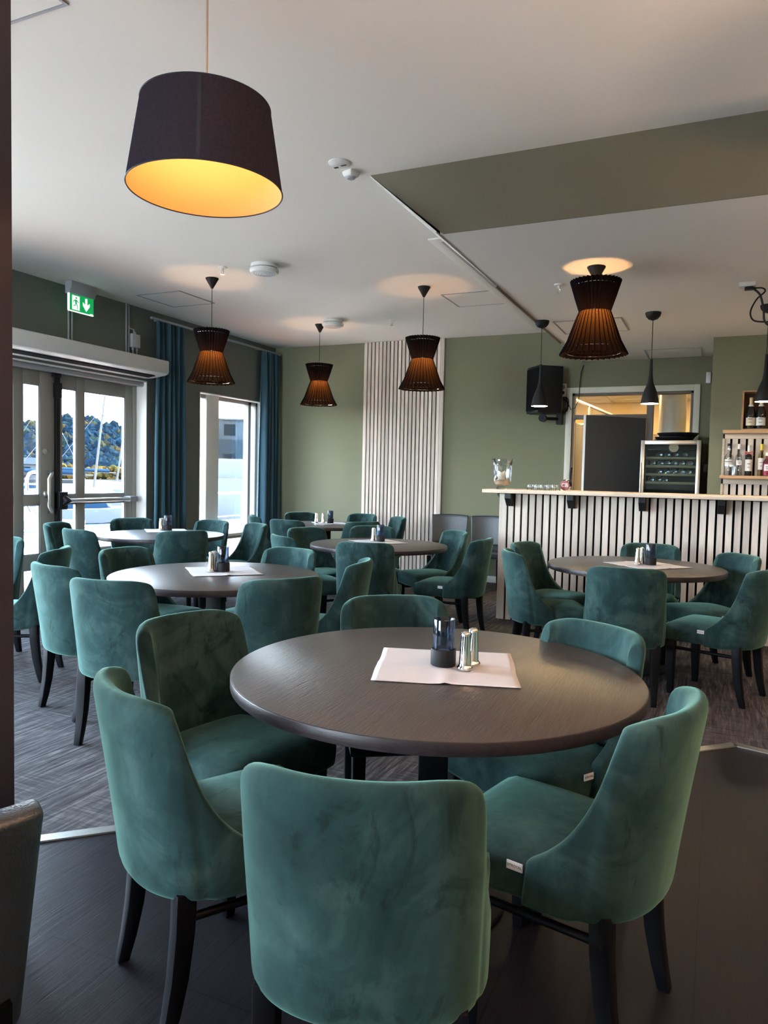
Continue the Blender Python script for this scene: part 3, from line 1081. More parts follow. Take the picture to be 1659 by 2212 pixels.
# ------------------------------------------------------------------ bar
BX, BY = -1.87, 6.845
t = thing('bar_counter', 'long bar counter clad in pale slats with black gaps', 'bar counter', (BX, BY, .003))
BR = 3.6
mb = MB(); mb.box((.02, .03, 0), (BR - BX, .60, 1.20)); mb.build('carcass', 'black_gap', t)
mb = MB()
x = 0.0
while x < BR - BX - .05:
    mb.box((x, 0, 0.0), (x + .0485, .029, 1.205)); x += .0672
mb.build('slats', 'slat', t)
mb = MB(); mb.box((-.022, 0.004, 0), (-.002, .62, 1.205)); mb.build('end_panel', 'slat', t)
for i, bx in enumerate((-1.78, -1.205, -.59, .04, .67, 1.3)):
    mb = MB(); w = .028
    mb.prism([(bx - BX - w, -.001, 1.214), (bx - BX - w, -.001, 1.09), (bx - BX - w, -.05, 1.09), (bx - BX - w, -.13, 1.165), (bx - BX - w, -.13, 1.214)], (2 * w, 0, 0))
    mb.build('bracket', 'black_plastic', t)
mb = MB(); mb.prism([(-.024, .20, 1.214), (-.024, .20, 1.12), (-.05, .20, 1.12), (-.10, .20, 1.185), (-.10, .20, 1.214)], (0, .05, 0)); mb.build('bracket', 'black_plastic', t)
mb = MB(); mb.box((-2.0, 6.62, 1.2175), (BR, 7.32, 1.2505))
tag(mb.build('worktop', 'slat_h', bevel=.004), 'pale wooden worktop lying along the whole slatted bar', 'worktop')

def make_vase():
    t = thing('hurricane_vase', 'flared clear glass hurricane vase on the left end of the bar top', 'vase', (-1.86, 6.80, 1.2505))
    mb = MB()
    pr = [(0, .0), (.052, .0), (.056, .006), (.050, .018), (.046, .026), (.070, .045), (.082, .075), (.085, .14), (.090, .22), (.098, .26), (.110, .283)]
    inn = [(r - .004, z + .003) for r, z in reversed(pr[5:])] + [(.045, .034), (0, .032)]
    mb.lathe(pr + inn, n=40); mb.build('glass', 'clear', t, smooth=True, angle=60)
    mb = MB(); mb.lathe([(0, .036), (.045, .036), (.066, .047), (.077, .075), (.077, .088), (.04, .092), (0, .090)], n=32)
    s = mb.build('sand_fill', 'sand', t, smooth=True); s['kind'] = 'stuff'
make_vase()
t = thing('pillar_candle', 'short burnt pillar candle standing in sand inside the glass vase', 'candle', (-1.865, 6.79, 1.339))
mb = MB(); n = 24; rings = []
for z, r in ((0, .033), (.055, .033), (.07, .033), (.075, .030), (.062, .022), (.056, .0)):
    rings.append([(r * math.cos(2 * PI * i / n), r * math.sin(2 * PI * i / n), z + (.010 * math.sin(2 * PI * i / n * 2) if z > .06 else 0)) for i in range(n)])
mb.loft(rings, True, True); mb.build('wax', 'candle_wax', t, smooth=True)
mb = MB(); mb.cyl((0, 0, .055), (0, 0, .070), .0015, n=6); mb.build('wick', 'ink', t)
gx = 0
tum = None
gl = [(-1.595, 6.80), (-1.563, 6.86), (-1.535, 6.79), (-1.508, 6.85), (-1.480, 6.80), (-1.450, 6.86), (-1.425, 6.79), (-1.398, 6.85), (-1.372, 6.80), (-1.345, 6.86)]
for i, (x, y) in enumerate(gl):
    if tum is None:
        mb = MB(); mb.lathe([(0, .056), (.0195, .056), (.0205, .054), (.0235, .001), (.0225, 0.0), (.0215, .001), (.0185, .050), (0, .050)], n=24)
        tum = mb.build('shot_glass', 'clear', smooth=True, angle=60)
        o = tum
    else:
        o = tum.copy(); COL.objects.link(o)
    o.location = (x, y, 1.2507)
    tag(o, 'small clear glass upside down in the huddle on the bar top beside the vase', 'glass', 'upturned glasses on the bar top')
t = thing('beer_tap', 'chrome beer tap with round dark red badge behind the bar top', 'beer tap', (-1.30, 7.02, 1.2505))
mb = MB(); mb.lathe([(.05, 0), (.05, .012), (.028, .018), (.024, .05)], n=24, cap=True); mb.build('foot', 'chrome', t, smooth=True)
mb = MB(); mb.tube([(0, .06, .055), (0, .0, .062), (0, -.06, .05)], [.045, .046, .044], 24); mb.build('font_body', 'chrome', t, smooth=True)
mb = MB(); mb.lathe([(0, -.012), (.044, -.012), (.046, -.006), (.046, 0), (0, 0)], (0, -.058, .048), 28, axis='Y'); b = mb.build('badge', 'red_dark', t, smooth=True)
text_mesh('lettering', 'CB', .05, 'white_plastic', b, (0, -.0715, .05), (PI / 2, 0, 0))
mb = MB(); mb.tube([(.03, .03, .10), (.034, .02, .15), (.04, .015, .22)], [.009, .012, .014], 10); mb.build('handle', 'black_plastic', t, smooth=True)

# ------------------------------------------------------------------ shelf wall behind the bar
SY = 7.95
t = thing('back_bar_shelf', 'pale slatted back bar shelf unit with two wooden ledges on the green wall', 'shelf', (.03, SY, 0))
mb = MB(); mb.box((.01, -.02, .9), (3.0, -.001, 1.84)); mb.build('backing', 'black_gap', t)
mb = MB(); slat_wall(mb, 0.02, 3.0, -.015, .9, 1.36, .068, .020, .03); slat_wall(mb, 0.02, 3.0, -.015, 1.43, 1.785, .068, .020, .03); mb.build('slats', 'slat', t)
mb = MB(); mb.box((0.0, -.055, 1.785), (3.0, -.019, 1.83)); mb.box((0.0, -.055, 1.345), (3.0, -.019, 1.398)); mb.box((0.0, -.055, .9), (.022, -.019, 1.83)); mb.build('rail_board', 'slat_h', t, bevel=.002)
mb = MB(); mb.box((-.002, -.20, 1.830), (3.0, -.001, 1.862)); mb.build('ledge', 'pine', t, bevel=.003)
mb = MB(); mb.box((-.012, -.20, 1.398), (3.0, -.001, 1.428)); mb.build('ledge', 'pine', t, bevel=.003)
L1, L2 = 1.862, 1.428
t = thing('bottle_niche', 'open brown wooden box niche above the ledge holding champagne bottles', 'wooden box', (.185, SY, L1))
mb = MB(); mb.box((0, -.19, 0), (.014, -.002, .37)); mb.box((.786, -.19, 0), (.80, -.002, .37)); mb.box((.014, -.19, .356), (.786, -.002, .37)); mb.box((.014, -.19, 0), (.786, -.002, .010)); mb.build('box_sides', 'pine', t)
mb = MB()
for i in range(8):
    mb.box((.0145 + i * .0964, -.012, .0105), (.0145 + i * .0964 + .0955, -.002, .3555))
mb.box((.0142, -.189, .0105), (.0150, -.012, .3555))
mb.build('back_planks', 'crate', t)
def champagne(x, y, lab_mat, label):
    t = thing('champagne_bottle', label, 'bottle', (x, y, L1 + .0102), 0, 'champagne bottles in the wooden niche')
    mb = MB(); mb.lathe([(0, 0), (.040, 0), (.044, .006), (.044, .13), (.040, .165), (.026, .205), (.018, .225)], n=28); mb.build('glass', 'champagne', t, smooth=True)
    mb = MB(); mb.lathe([(.0205, .208), (.0185, .225), (.0155, .25), (.0155, .272), (.018, .276), (.018, .288), (.014, .298), (0, .300)], n=24); mb.build('foil', 'gold_foil', t, smooth=True)
    mb = MB(); mb.lathe([(.0242, .207), (.0228, .222), (.0190, .228)], n=24); mb.build('collar', 'white_label', t, smooth=True)
    mb = MB(); n = 14; rings = [[(.0448 * math.sin(a), -.0448 * math.cos(a), z) for a in [(-1 + 2 * i / n) * 1.1 for i in range(n + 1)]] for z in (.03, .105)]
    mb.loft(rings, False, False); mb.build('label', lab_mat, t, smooth=True)
    mb = MB(); mb.box((-.020, -.0472, .058), (.012, -.0455, .062)); mb.box((-.022, -.0472, .088), (.014, -.0455, .093)); mb.build('label_print', 'ink', t)
champagne(.262, 7.80, 'cream_label', 'dark champagne bottle with beige label, left one in the wooden niche')
champagne(.348, 7.80, 'white_label', 'dark champagne bottle with white label, partly behind the bell lamp')
def liquor(name, x, y, prof, gm, label, lab=None, lab_mat='white_label', cap=None, cap_mat='black_plastic', liquid=None, txt=None):
    t = thing(name, label, 'bottle', (x, y, L2 + .0004), 0, 'spirit bottles on the lower ledge')
    mb = MB(); mb.lathe([(0, 0)] + prof, n=28); mb.build('glass', gm, t, smooth=True, angle=50)
    if cap:
        mb = MB(); mb.lathe([(cap[0], cap[1]), (cap[0], cap[2]), (0, cap[2] + .001)], n=20); mb.build('cap', cap_mat, t, smooth=True, angle=40)
    if lab:
        r, z0, z1, w = lab
        n = 12; mb = MB(); mb.loft([[(r * math.sin(a), -r * math.cos(a), z) for a in [(-1 + 2 * i / n) * w for i in range(n + 1)]] for z in (z0, z1)], False, False)
        lo = mb.build('label', lab_mat, t, smooth=True)
        if txt:
            text_mesh('lettering', txt, .017, 'ink', lo, (0, -r - .0012, z0 * .4 + z1 * .6), (PI / 2, 0, 0))
        else:
            mb = MB(); mb.box((-r * .4, -r - .0010, z0 * .4 + z1 * .6), (r * .4, -r - .0002, z0 * .4 + z1 * .6 + .005)); mb.box((-r * .3, -r - .0010, z0 * .7 + z1 * .3), (r * .3, -r - .0002, z0 * .7 + z1 * .3 + .004)); mb.build('label_print', 'ink', lo)
    if liquid:
        mb = MB(); mb.lathe(liquid[0], n=24); mb.build('liquid', liquid[1], t, smooth=True)
    return t
liquor('gin_bottle', .092, 7.85, [(.036, 0), (.042, .006), (.040, .10), (.040, .172), (.032, .195), (.016, .215), (.015, .275), (.017, .28), (.017, .293)], 'gin', 'broad clear gin bottle with white name label and black stopper, first on the ledge', (.0418, .10, .155, 1.0), 'white_label', (.0175, .285, .308), 'black_plastic', None, 'REGINAE')
liquor('vodka_bottle', .180, 7.86, [(.028, 0), (.032, .005), (.030, .165), (.024, .195), (.013, .222), (.012, .262)], 'gin', 'slim clear vodka bottle with white cap beside the gin bottle', (.0325, .10, .145, .8), 'white_label', (.0155, .255, .304), 'white_plastic')
b = liquor('aquavit_bottle', .265, 7.85, [(.028, 0), (.031, .004), (.031, .168), (.026, .192), (.014, .210), (.013, .25)], 'champagne', 'dark bottle with long white label and red and white ribbon bow on the ledge', (.0316, .045, .155, 1.3), 'white_label', (.0145, .225, .292), 'white_plastic')
mb = MB()
for s in (-1, 1):
    for dz in (-.012, .0, .012):
        mb.tube([(0, -.018, .212), (s * .022, -.026, .218 + dz), (s * .040, -.022, .216 + dz * 1.6)], [.003, .005, .003], 6)
mb.build('ribbon_bow', 'ribbon', b, smooth=True)
liquor('limoncello_bottle', .372, 7.87, [(.026, 0), (.029, .004), (.028, .178), (.022, .200), (.013, .218), (.012, .262)], 'lemon', 'pale yellow bottle with yellow cap behind the pink bottle', (.0302, .06, .17, 1.1), 'white_label', (.0150, .245, .304), 'yellow_cap')
liquor('pink_gin_bottle', .424, 7.82, [(.036, 0), (.041, .006), (.042, .09), (.038, .135), (.022, .16), (.016, .17), (.016, .195)], 'pinkglass', 'short round pink bottle with clear stopper and diamond label', (.0428, .05, .11, .7), 'white_label', (.019, .19, .222), 'white_plastic', ([(.0, .006), (.034, .006), (.036, .08), (.033, .12), (0, .12)], 'pink_liq'))
mb = MB(); mb.lathe([(0, 0), (.021, 0), (.023, .003), (.021, .07), (.023, .095), (.021, .095), (.019, .07), (.020, .006), (0, .005)], n=24)
o = mb.build('tumbler', 'clear', smooth=True, angle=60); o.location = (.140, 7.80, L2 + .0004); tag(o, 'small clear glass standing in front of the gin bottle on the ledge', 'glass')

# ------------------------------------------------------------------ kitchen hatch, open door and kitchen behind
win2 = bpy.data.objects.new('window_2', None); COL.objects.link(win2); struct(win2)
mb = MB()
for lo, hi in (((-1.722, 0), (-1.65, 2.468)), ((-.285, 0), (-.218, 2.468)), ((-1.6495, 2.398), (-.2855, 2.468))):
    mb.box((lo[0], YB - .022, lo[1]), (hi[0], YB - .0005, hi[1]))
mb.build('architrave', 'cream', win2, bevel=.003)
mb = MB()
y0, y1 = YB + .01, YB + .10
for lo, hi in (((-1.65, 0), (-1.62, 2.40)), ((-.315, 0), (-.285, 2.40)), ((-1.65, 2.37), (-.285, 2.40)), ((-1.62, 2.09), (-.79, 2.14)), ((-.79, 0), (-.715, 2.37)), ((-.715, .9), (-.315, .96))):
    mb.box((lo[0], y0, lo[1]), (hi[0], y1, hi[1]))
mb.box((-.715, y0 + .03, 0), (-.315, y0 + .06, .9))
mb.build('frame', 'taupe', win2, bevel=.003)
mb = MB(); mb.box((-1.62, y0 + .04, 2.14), (-.79, y0 + .048, 2.37)); mb.box((-.715, y0 + .04, .96), (-.315, y0 + .048, 2.37)); mb.build('pane', 'glass', win2)
door2 = bpy.data.objects.new('door_2', None); COL.objects.link(door2); struct(door2)
hx, hy = -.80, YB - .03
fx, fy = -1.395, 8.52
d = Vector((fx - hx, fy - hy, 0)); L = d.length; d.normalize(); nn = Vector((-d.y, d.x, 0)) * .02
mb = MB()
a, b = Vector((hx, hy, .01)), Vector((fx, fy, .01))
mb.prism([a - nn, b - nn - d * .006, b + nn - d * .006, a + nn], (0, 0, 2.075)); mb.build('door_leaf', 'dark_door', door2)
mb = MB(); mb.prism([b - nn - d * .006, b - nn, b + nn, b + nn - d * .006], (0, 0, 2.075)); mb.build('edge_strip', 'white', door2)
# kitchen shell
mb = MB(); mb.box((-3.6, 12.6, 0), (2.0, 12.8, 2.7)); mb.box((-3.8, YB + .16, 0), (-3.6, 12.8, 2.7)); mb.box((2.0, YB + .16, 0), (2.2, 12.8, 2.7))
struct(mb.build('wall_kitchen', mk_paint('kitchen_cream_wall', (0.68, 0.56, 0.38))))
mb = MB(); mb.box((-3.8, YB + .16, 2.62), (2.2, 12.8, 2.75)); struct(mb.build('ceiling_kitchen', 'ceiling'))
mb = MB()
for i in range(6):
    mb.box((-3.4 + i * .9, YB + .2, 2.606), (-3.385 + i * .9, 12.6, 2.62))
for j in range(5):
    mb.box((-3.6, 9.6 + j * .6, 2.606), (2.0, 9.612 + j * .6, 2.62))
struct(mb.build('trim_6', 'white'))
for i, (x, y) in enumerate(((-1.9, 10.6), (-.35, 10.6))):
    mb = MB(); mb.box((x - .28, y - .28, 2.59), (x + .28, y + .28, 2.606))
    tag(mb.build('ceiling_light', 'panel_glow'), 'warm square ceiling light in the kitchen, %s' % ('left of the door' if i == 0 else 'behind the pale duct'), 'light')
mb = MB()
for lo, hi in (((-1.75, 2.02), (-.1, 2.10)), ((-1.75, 1.6), (-1.68, 2.02)), ((-.17, 1.6), (-.1, 2.02)), ((-1.0, 1.6), (-.94, 2.02)), ((-1.75, 1.52), (-.1, 1.6))):
    mb.box((lo[0], 12.52, lo[1]), (hi[0], 12.60, hi[1]))
w8 = struct(mb.build('window_8', 'taupe'))
mb = MB(); mb.box((-1.68, 12.57, 1.6), (-.17, 12.59, 2.02)); mb.build('pane', pm('dark_kitchen_pane', (0.10, 0.14, 0.15), .15), w8)
t = thing('kitchen_cabinet', 'tall kitchen cabinet with honey coloured door, seen left of the dark open door', 'cabinet', (-2.35, 9.9, 0))
mb = MB(); mb.box((0, 0, 0), (.62, .6, 2.1)); mb.build('body', 'dark_door', t, bevel=.004)
mb = MB(); mb.box((.01, -.02, .1), (.30, -.001, 2.08)); mb.build('door', pm('kitchen_honey_front', (.42, .26, .11), .5), t)
mb = MB(); mb.box((.31, -.02, .1), (.61, -.001, 2.08)); mb.build('door', pm('kitchen_teal_front', (.05, .09, .095), .4), t)
mb = MB(); mb.cyl((.285, -.035, .9), (.285, -.035, 1.3), .008); mb.build('handle', 'steel', t)
t = thing('glass_partition', 'sloping dark framed glass partition high in the kitchen', 'partition', (-2.05, 10.6, 0))
mb = MB()
for p in ([(0, 0, 2.55), (.75, 0, 2.22)], [(0, 0, 2.12), (.75, 0, 2.12)], [(.0, 0, 2.12), (.0, 0, 2.55)], [(.38, 0, 2.12), (.38, 0, 2.38)], [(.75, 0, 0.0), (.75, 0, 2.22)], [(.0, 0, 0.0), (.0, 0, 2.12)]):
    mb.tube(p, .022, 4)
mb.build('frame', 'taupe', t)
mb = MB(); mb.prism([(0.02, -.003, 2.14), (.73, -.003, 2.14), (.73, -.003, 2.21), (.02, -.003, 2.52)], (0, .006, 0)); mb.build('pane', 'glass', t)
mb = MB(); mb.lathe([(.157, 1.60), (.157, 2.605)], n=40, cap=True)
o = mb.build('exhaust_duct', 'duct', smooth=True); o.location = (-.53, 9.62, 0); tag(o, 'wide pale round exhaust duct behind the kitchen glass, above the wine fridge', 'duct')
mb = MB(); mb.lathe([(.157, 0), (.21, -.02), (.30, -.30), (.30, -.36)], n=40, cap=True)
o2 = mb.build('hood', 'duct', o, smooth=True); o2.location = (0, 0, 1.60)

# wine fridge
t = thing('wine_fridge', 'tall steel framed wine fridge with dark glass door behind the bar', 'wine fridge', (-.775, 8.45, .003))
W, H, D = .605, 1.795, .58
mb = MB(); mb.box((0, .06, 0), (.02, D, H)); mb.box((W - .02, .06, 0), (W, D, H)); mb.box((.02, .06, H - .03), (W - .02, D, H)); mb.box((.02, .06, 0), (W - .02, D, .10)); mb.box((.02, D - .03, .1), (W - .02, D, H - .03)); mb.build('cabinet', 'black_plastic', t)
mb = MB(); mb.box((0, 0, .06), (.042, .055, H)); mb.box((W - .042, 0, .06), (W, .055, H)); mb.box((.042, 0, H - .045), (W - .042, .055, H)); mb.box((.042, 0, .06), (W - .042, .055, .12)); dr = mb.build('door_frame', 'steel', t, bevel=.003)
mb = MB(); mb.box((.042, .024, .12), (W - .042, .030, H - .045)); mb.build('door_glass', 'fridge_glass', dr)
mb = MB(); mb.cyl((.012, -.03, 1.15), (.012, -.03, 1.55), .008); mb.box((.006, -.03, 1.17), (.018, 0, 1.185)); mb.box((.006, -.03, 1.515), (.018, 0, 1.53)); mb.build('handle', 'steel', dr, smooth=True)
mb = MB(); mb.box((.06, .10, H - .095), (W - .06, .30, H - .085)); mb.build('control_panel', 'black_plastic', t)
mb = MB(); mb.lathe([(0, 0), (.05, 0), (.05, .004), (0, .004)], (.33, .095, H - .075), 20, axis='Y'); mb.build('lamp', pm('fridge_lamp', (.25, .16, .10), .4, emit=(1, .6, .35), es=.03), t)
racks = [1.595, 1.505, 1.415, 1.325, 1.20, 1.05]
for z in racks:
    mb = MB(); mb.box((.05, .075, z), (W - .05, .10, z + .024)); mb.box((.05, .10, z), (W - .05, D - .04, z + .008)); mb.build('rack_shelf', 'pine', t)
bt = None
NM = {0: 'top', 1: 'second', 2: 'third', 3: 'fourth'}
for ri, xs in ((0, (.185, .265, .350, .445)), (1, (.12, .20, .27, .34, .42, .50)), (2, (.19, .265, .34, .42, .49)), (3, (.11, .18, .25))):
    for x in xs:
        if bt is None:
            bt = thing('wine_bottle', 'x', 'bottle')
            mb = MB(); mb.lathe([(0, 0.004), (.028, 0.0), (.037, .006), (.037, .19), (.030, .22), (.0145, .25), (.0145, .30)], n=22, axis='Y'); mb.build('glass', 'champagne', bt, smooth=True)
            mb = MB(); mb.lathe([(.0152, .26), (.0152, .302), (0, .303)], n=16, axis='Y'); mb.build('capsule', 'gold_foil', bt, smooth=True)
            o = bt
        else:
            o = dup(bt, (0, 0, 0), 0, 'x')
        o.location = (-.775 + x, 8.45 + .112, racks[ri] + .0485)
        o['label'] = 'dark wine bottle lying on the %s rack of the wine fridge' % NM[ri]
        o['group'] = 'wine bottles on the %s rack' % NM[ri]
for i, (dx, z, r) in enumerate(((0, 1.799, .205), (.03, 1.842, .215))):
    mb = MB(); mb.lathe([(0, 0), (r * .82, 0), (r * .9, .012), (r, .038), (r * 1.0, .042), (r * .97, .042), (r * .86, .014), (0, .008)], n=40)
    o = mb.build('serving_tray', 'black_plastic', smooth=True); o.location = (-.445 + dx, 8.66, z)
    tag(o, 'round black serving tray on the wine fridge, %s of the two' % ('lower' if i == 0 else 'upper'), 'tray', 'trays on the wine fridge')

# ------------------------------------------------------------------ loudspeaker, socket and cables
t = thing('loudspeaker', 'black loudspeaker box mounted high on the green wall left of the kitchen window', 'loudspeaker', (-1.945, 8.93, 2.14), rad(-7))
R45 = rad(45)
mb = MB()
q = [(0, -.225), (.225, -.01), (.13, .15), (-.13, .15), (-.225, -.01)]
mb.prism([(x, y, 0) for x, y in q], (0, 0, .56)); mb.build('cabinet', 'black_plastic', t, bevel=.008)
mb = MB(); mb.prism([(-.006, -.236, .03), (-.222, -.03, .03), (-.212, -.02, .03), (.004, -.226, .03)], (0, 0, .50)); mb.build('grille', 'black_gap', t)
mb = MB(); mb.cyl((-.15, -.05, -.012), (-.15, -.05, .003), .012); mb.build('foot', 'black_plastic', t)
mb = MB(); mb.tube([(0, -.04, -.001), (0, -.04, -.06)], .018, 12); mb.lathe([(0, -.03), (.045, -.03), (.045, .03), (0, .03)], (0, -.04, -.055), 20, axis='Y'); mb.tube([(0, -.0, -.055), (.12, .12, -.055), (.14, .16, -.055)], .02, 10)
mb.box((.11, .12, -.12), (.17, .195, .05)); mb.build('wall_bracket', 'matte_black', t, smooth=True)
t = thing('wall_socket', 'white double wall socket with plugged in cable right of the loudspeaker', 'socket', (-1.765, YB, 2.36))
mb = MB(); mb.box((-.04, -.022, 0), (.04, -.0005, .16)); mb.build('plate', 'white_plastic', t, bevel=.004)
mb = MB(); mb.lathe([(.027, -.002), (.027, 0), (0, 0), ], (0, -.0225, .12), 20, axis='Y'); mb.build('outlet', 'grey_plastic', t)
mb = MB(); mb.lathe([(0, -.035), (.018, -.03), (.022, 0), (0, 0)], (0, -.022, .05), 16, axis='Y'); mb.build('plug', 'black_plastic', t, smooth=True)
pts = []
for i in range(60):
    a = i * .55
    pts.append((-1.745 + .06 * math.cos(a) * (1 - .004 * i), YB - .035 - .008 * math.sin(a * 1.7), 2.29 + .075 * math.sin(a) - .05 * math.sin(i * .05)))
pts = [(-1.765, YB - .05, 2.40), (-1.78, YB - .055, 2.36)] + pts + [(-1.66, YB - .04, 2.20), (-1.61, YB - .035, 2.22), (-1.57, YB - .03, 2.32), (-1.565, YB - .03, 2.5), (-1.555, YB - .03, 2.64), (-1.53, YB - .01, 2.735)]
mb = MB(); mb.tube(pts, .0045, 6); tag(mb.build('speaker_cable', 'black_plastic', smooth=True), 'tangled black cable hanging between socket and kitchen window corner', 'cable')
mb = MB(); mb.box((-.165, YB - .045, 2.475), (-.113, YB - .0005, 2.60)); o = mb.build('alarm_sensor', 'white_plastic', bevel=.008); tag(o, 'small white alarm sensor high in the corner right of the kitchen window', 'sensor')
mb = MB(); mb.box((-.15, YB - .04, 1.47), (-.098, YB - .0005, 1.56)); o = mb.build('wall_switch', 'white_plastic', bevel=.008); tag(o, 'small white switch box low in the corner beside the wine fridge', 'switch')

# ------------------------------------------------------------------ pendant lamps
def ring(mb, r, z, tr, n=48):
    k = 6
    V = [[mb.bm.verts.new(((r + tr * math.cos(2 * PI * j / k)) * math.cos(2 * PI * i / n), (r + tr * math.cos(2 * PI * j / k)) * math.sin(2 * PI * i / n), z + tr * math.sin(2 * PI * j / k))) for j in range(k)] for i in range(n)]
    for i in range(n):
        for j in range(k):
            mb._f([V[i][j], V[(i + 1) % n][j], V[(i + 1) % n][(j + 1) % k], V[i][(j + 1) % k]])
def pleated(mb, stations, n=34, amp=.085):
    rings = []
    for r, z in stations:
        ringp = []
        for i in range(2 * n):
            a = PI * i / n
            rr = r * (1 + (amp if i % 2 else -amp))
            ringp.append((rr * math.cos(a), rr * math.sin(a), z))
        rings.append(ringp)
    mb.loft(rings, True, False)
def make_hourglass(label, drop):
    """drop: from ceiling to the top rim"""
    t = thing('pleated_pendant_lamp', label, 'pendant lamp', group='hourglass pleated pendant lamps')
    mb = MB(); mb.lathe([(0, 0), (.060, 0), (.060, -.006), (.010, -.095), (0, -.098)], n=28); mb.build('canopy', 'matte_black', t, smooth=True, angle=50)
    z = -drop
    mb = MB(); mb.cyl((0, 0, -.09), (0, 0, z - .22), .0028, n=8); mb.build('cord', 'matte_black', t)
    mb = MB(); pleated(mb, [(.156, z), (.125, z - .11), (.096, z - .205)]); mb.build('upper_shade', 'pleat_black', t)
    mb = MB(); pleated(mb, [(.094, z - .200), (.118, z - .27), (.160, z - .40), (.204, z - .49)]); mb.build('lower_shade', 'pleat', t)
    mb = MB()
    for i in range(34):
        a = PI * (2 * i + 1) / 34
        mb.tube([(r * 1.088 * math.cos(a), r * 1.088 * math.sin(a), zz) for r, zz in ((.094, z - .200), (.118, z - .27), (.160, z - .40), (.204, z - .49))], [.0022, .003, .004, .0048], 4)
    mb.build('pleat', 'pleat_black', t)  # added dark ribs that darken the pleat ridges against the glow
    for rr, dz, tr in ((.148, .035, .0022), (.094, .203, .003), (.186, .45, .0022), (.178, .475, .0022)):
        mb = MB(); ring(mb, rr, z - dz, tr); mb.build('slit_light_ring', 'chrome', t, smooth=True)  # pale rings added in place of light showing through shade slits
    mb = MB(); mb.cyl((0, 0, z - .224), (0, 0, z - .190), .0075, n=14)
    for k in range(3):
        a = 2 * PI * k / 3
        mb.cyl((0, 0, z - .215), (.09 * math.cos(a), .09 * math.sin(a), z - .203), .002, n=6)
    mb.build('lamp_socket', 'matte_black', t)
    mb = MB(); mb.lathe([(0, -.032), (.012, -.030), (.0195, -.020), (.0185, -.010), (.0075, 0)], (0, 0, z - .222), 14); mb.build('bulb', 'warm_bulb', t, smooth=True)
    return t
h1 = make_hourglass('black pleated hourglass pendant lamp hanging near the blue curtain by the door', .48); h1.location = (-4.373, 5.645, CEIL)
dup(h1, (-4.457, 7.836, CEIL), rad(31), 'black pleated hourglass pendant lamp in the far corner, smallest looking of the four')
dup(h1, (-2.623, 6.60, CEIL), rad(57), 'black pleated hourglass pendant lamp hanging in front of the slat panel')
h4 = make_hourglass('black pleated hourglass pendant lamp close under the lower ceiling by the bar, bright ring above', .092); h4.location = (-.793, 5.095, BARC)
def make_bell(label):
    t = thing('bell_pendant_lamp', label, 'pendant lamp', group='slim black bell pendant lamps above the bar')
    mb = MB(); mb.lathe([(.064, 0), (.064, -.008), (.058, -.03), (.04, -.052), (.012, -.064), (0, -.065)], n=28); mb.build('canopy', 'matte_black', t, smooth=True)
    mb = MB(); mb.cyl((0, 0, -.06), (0, 0, -.40), .003, n=8); mb.build('cord', 'black_plastic', t)
    mb = MB(); mb.lathe([(0, -.388), (.0105, -.388), (.012, -.44), (.015, -.52), (.024, -.59), (.048, -.65), (.064, -.70), (.073, -.752), (.074, -.765), (.072, -.765), (.062, -.70), (.045, -.65), (.020, -.60)], n=32); mb.build('shade', 'matte_black', t, smooth=True)
    mb = MB(); mb.lathe([(0, -.750), (.066, -.752), (.071, -.760), (.070, -.7645), (0, -.767)], n=28); mb.build('bulb', 'bell_bulb', t, smooth=True)
    return t
b1 = make_bell('slim black bell pendant lamp in front of the loudspeaker'); b1.location = (-1.50, 6.68, BARC)
dup(b1, (-.551, 6.638, BARC), 0, 'slim black bell pendant lamp in front of the kitchen window')
dup(b1, (.318, 6.642, BARC), 0, 'slim black bell pendant lamp cut by the frame edge, before the champagne niche')
def make_drum(label, bulb='drum_bulb'):
    t = thing('drum_pendant_lamp', label, 'pendant lamp', group='large black drum pendant lamps')
    zb, zt_ = 2.207 - CEIL, 2.452 - CEIL
    mb = MB(); mb.lathe([(0, 0), (.05, 0), (.05, -.02), (0, -.025)], n=24); mb.build('canopy', 'white_plastic', t, smooth=True)
    mb = MB(); mb.cyl((0, 0, -.02), (0, 0, zt_ - .06), .0035, n=8); mb.build('cord', pm('pale_cord', (.55, .45, .36), .5), t)
    mb = MB(); mb.lathe([(.229, zb), (.190, zt_)], n=72); mb.build('shade', 'drum_out', t, smooth=True)
    mb = MB(); mb.lathe([(.2265, zb + .001), (.1875, zt_ - .001)], n=72); mb.build('lining', 'drum_in', t, smooth=True)
    for rr, z in ((.2285, zb), (.1895, zt_)):
        mb = MB(); ring(mb, rr, z, .0022, 72); mb.build('rim', 'ink', t, smooth=True)
    mb = MB(); a0 = rad(-57)
    mb.loft([[(r * math.cos(a), r * math.sin(a), z) for a in (a0 - .025, a0 + .025)] for r, z in ((.2296, zb), (.1906, zt_))], False, False); mb.build('seam', 'ink', t)
    mb = MB()
    for k in range(3):
        a = 2 * PI * k / 3
        mb.cyl((0, 0, zt_ - .02), (.188 * math.cos(a), .188 * math.sin(a), zt_ - .004), .002, n=6)
    mb.cyl((0, 0, zt_ - .05), (0, 0, zt_ - .005), .02, n=14)
    mb.build('shade_carrier', 'white_plastic', t)
    mb = MB(); mb.lathe([(0, -.095), (.025, -.085), (.036, -.055), (.030, -.025), (.014, 0)], (0, 0, zt_ - .048), 16); mb.build('bulb', bulb, t, smooth=True)
    return t
d1 = make_drum('large black drum pendant lamp with glowing orange lining, upper left'); d1.location = (-1.434, 1.816, CEIL)
d2 = make_drum('added unseen drum pendant lamp behind the viewer, warming the ceiling', 'fill_bulb'); d2.location = (.55, .75, CEIL)  # added drums, never in view, to warm the ceiling on the right
dup(d2, (1.35, 2.45, CEIL), 0, 'added unseen drum pendant lamp to the right, warming the ceiling')
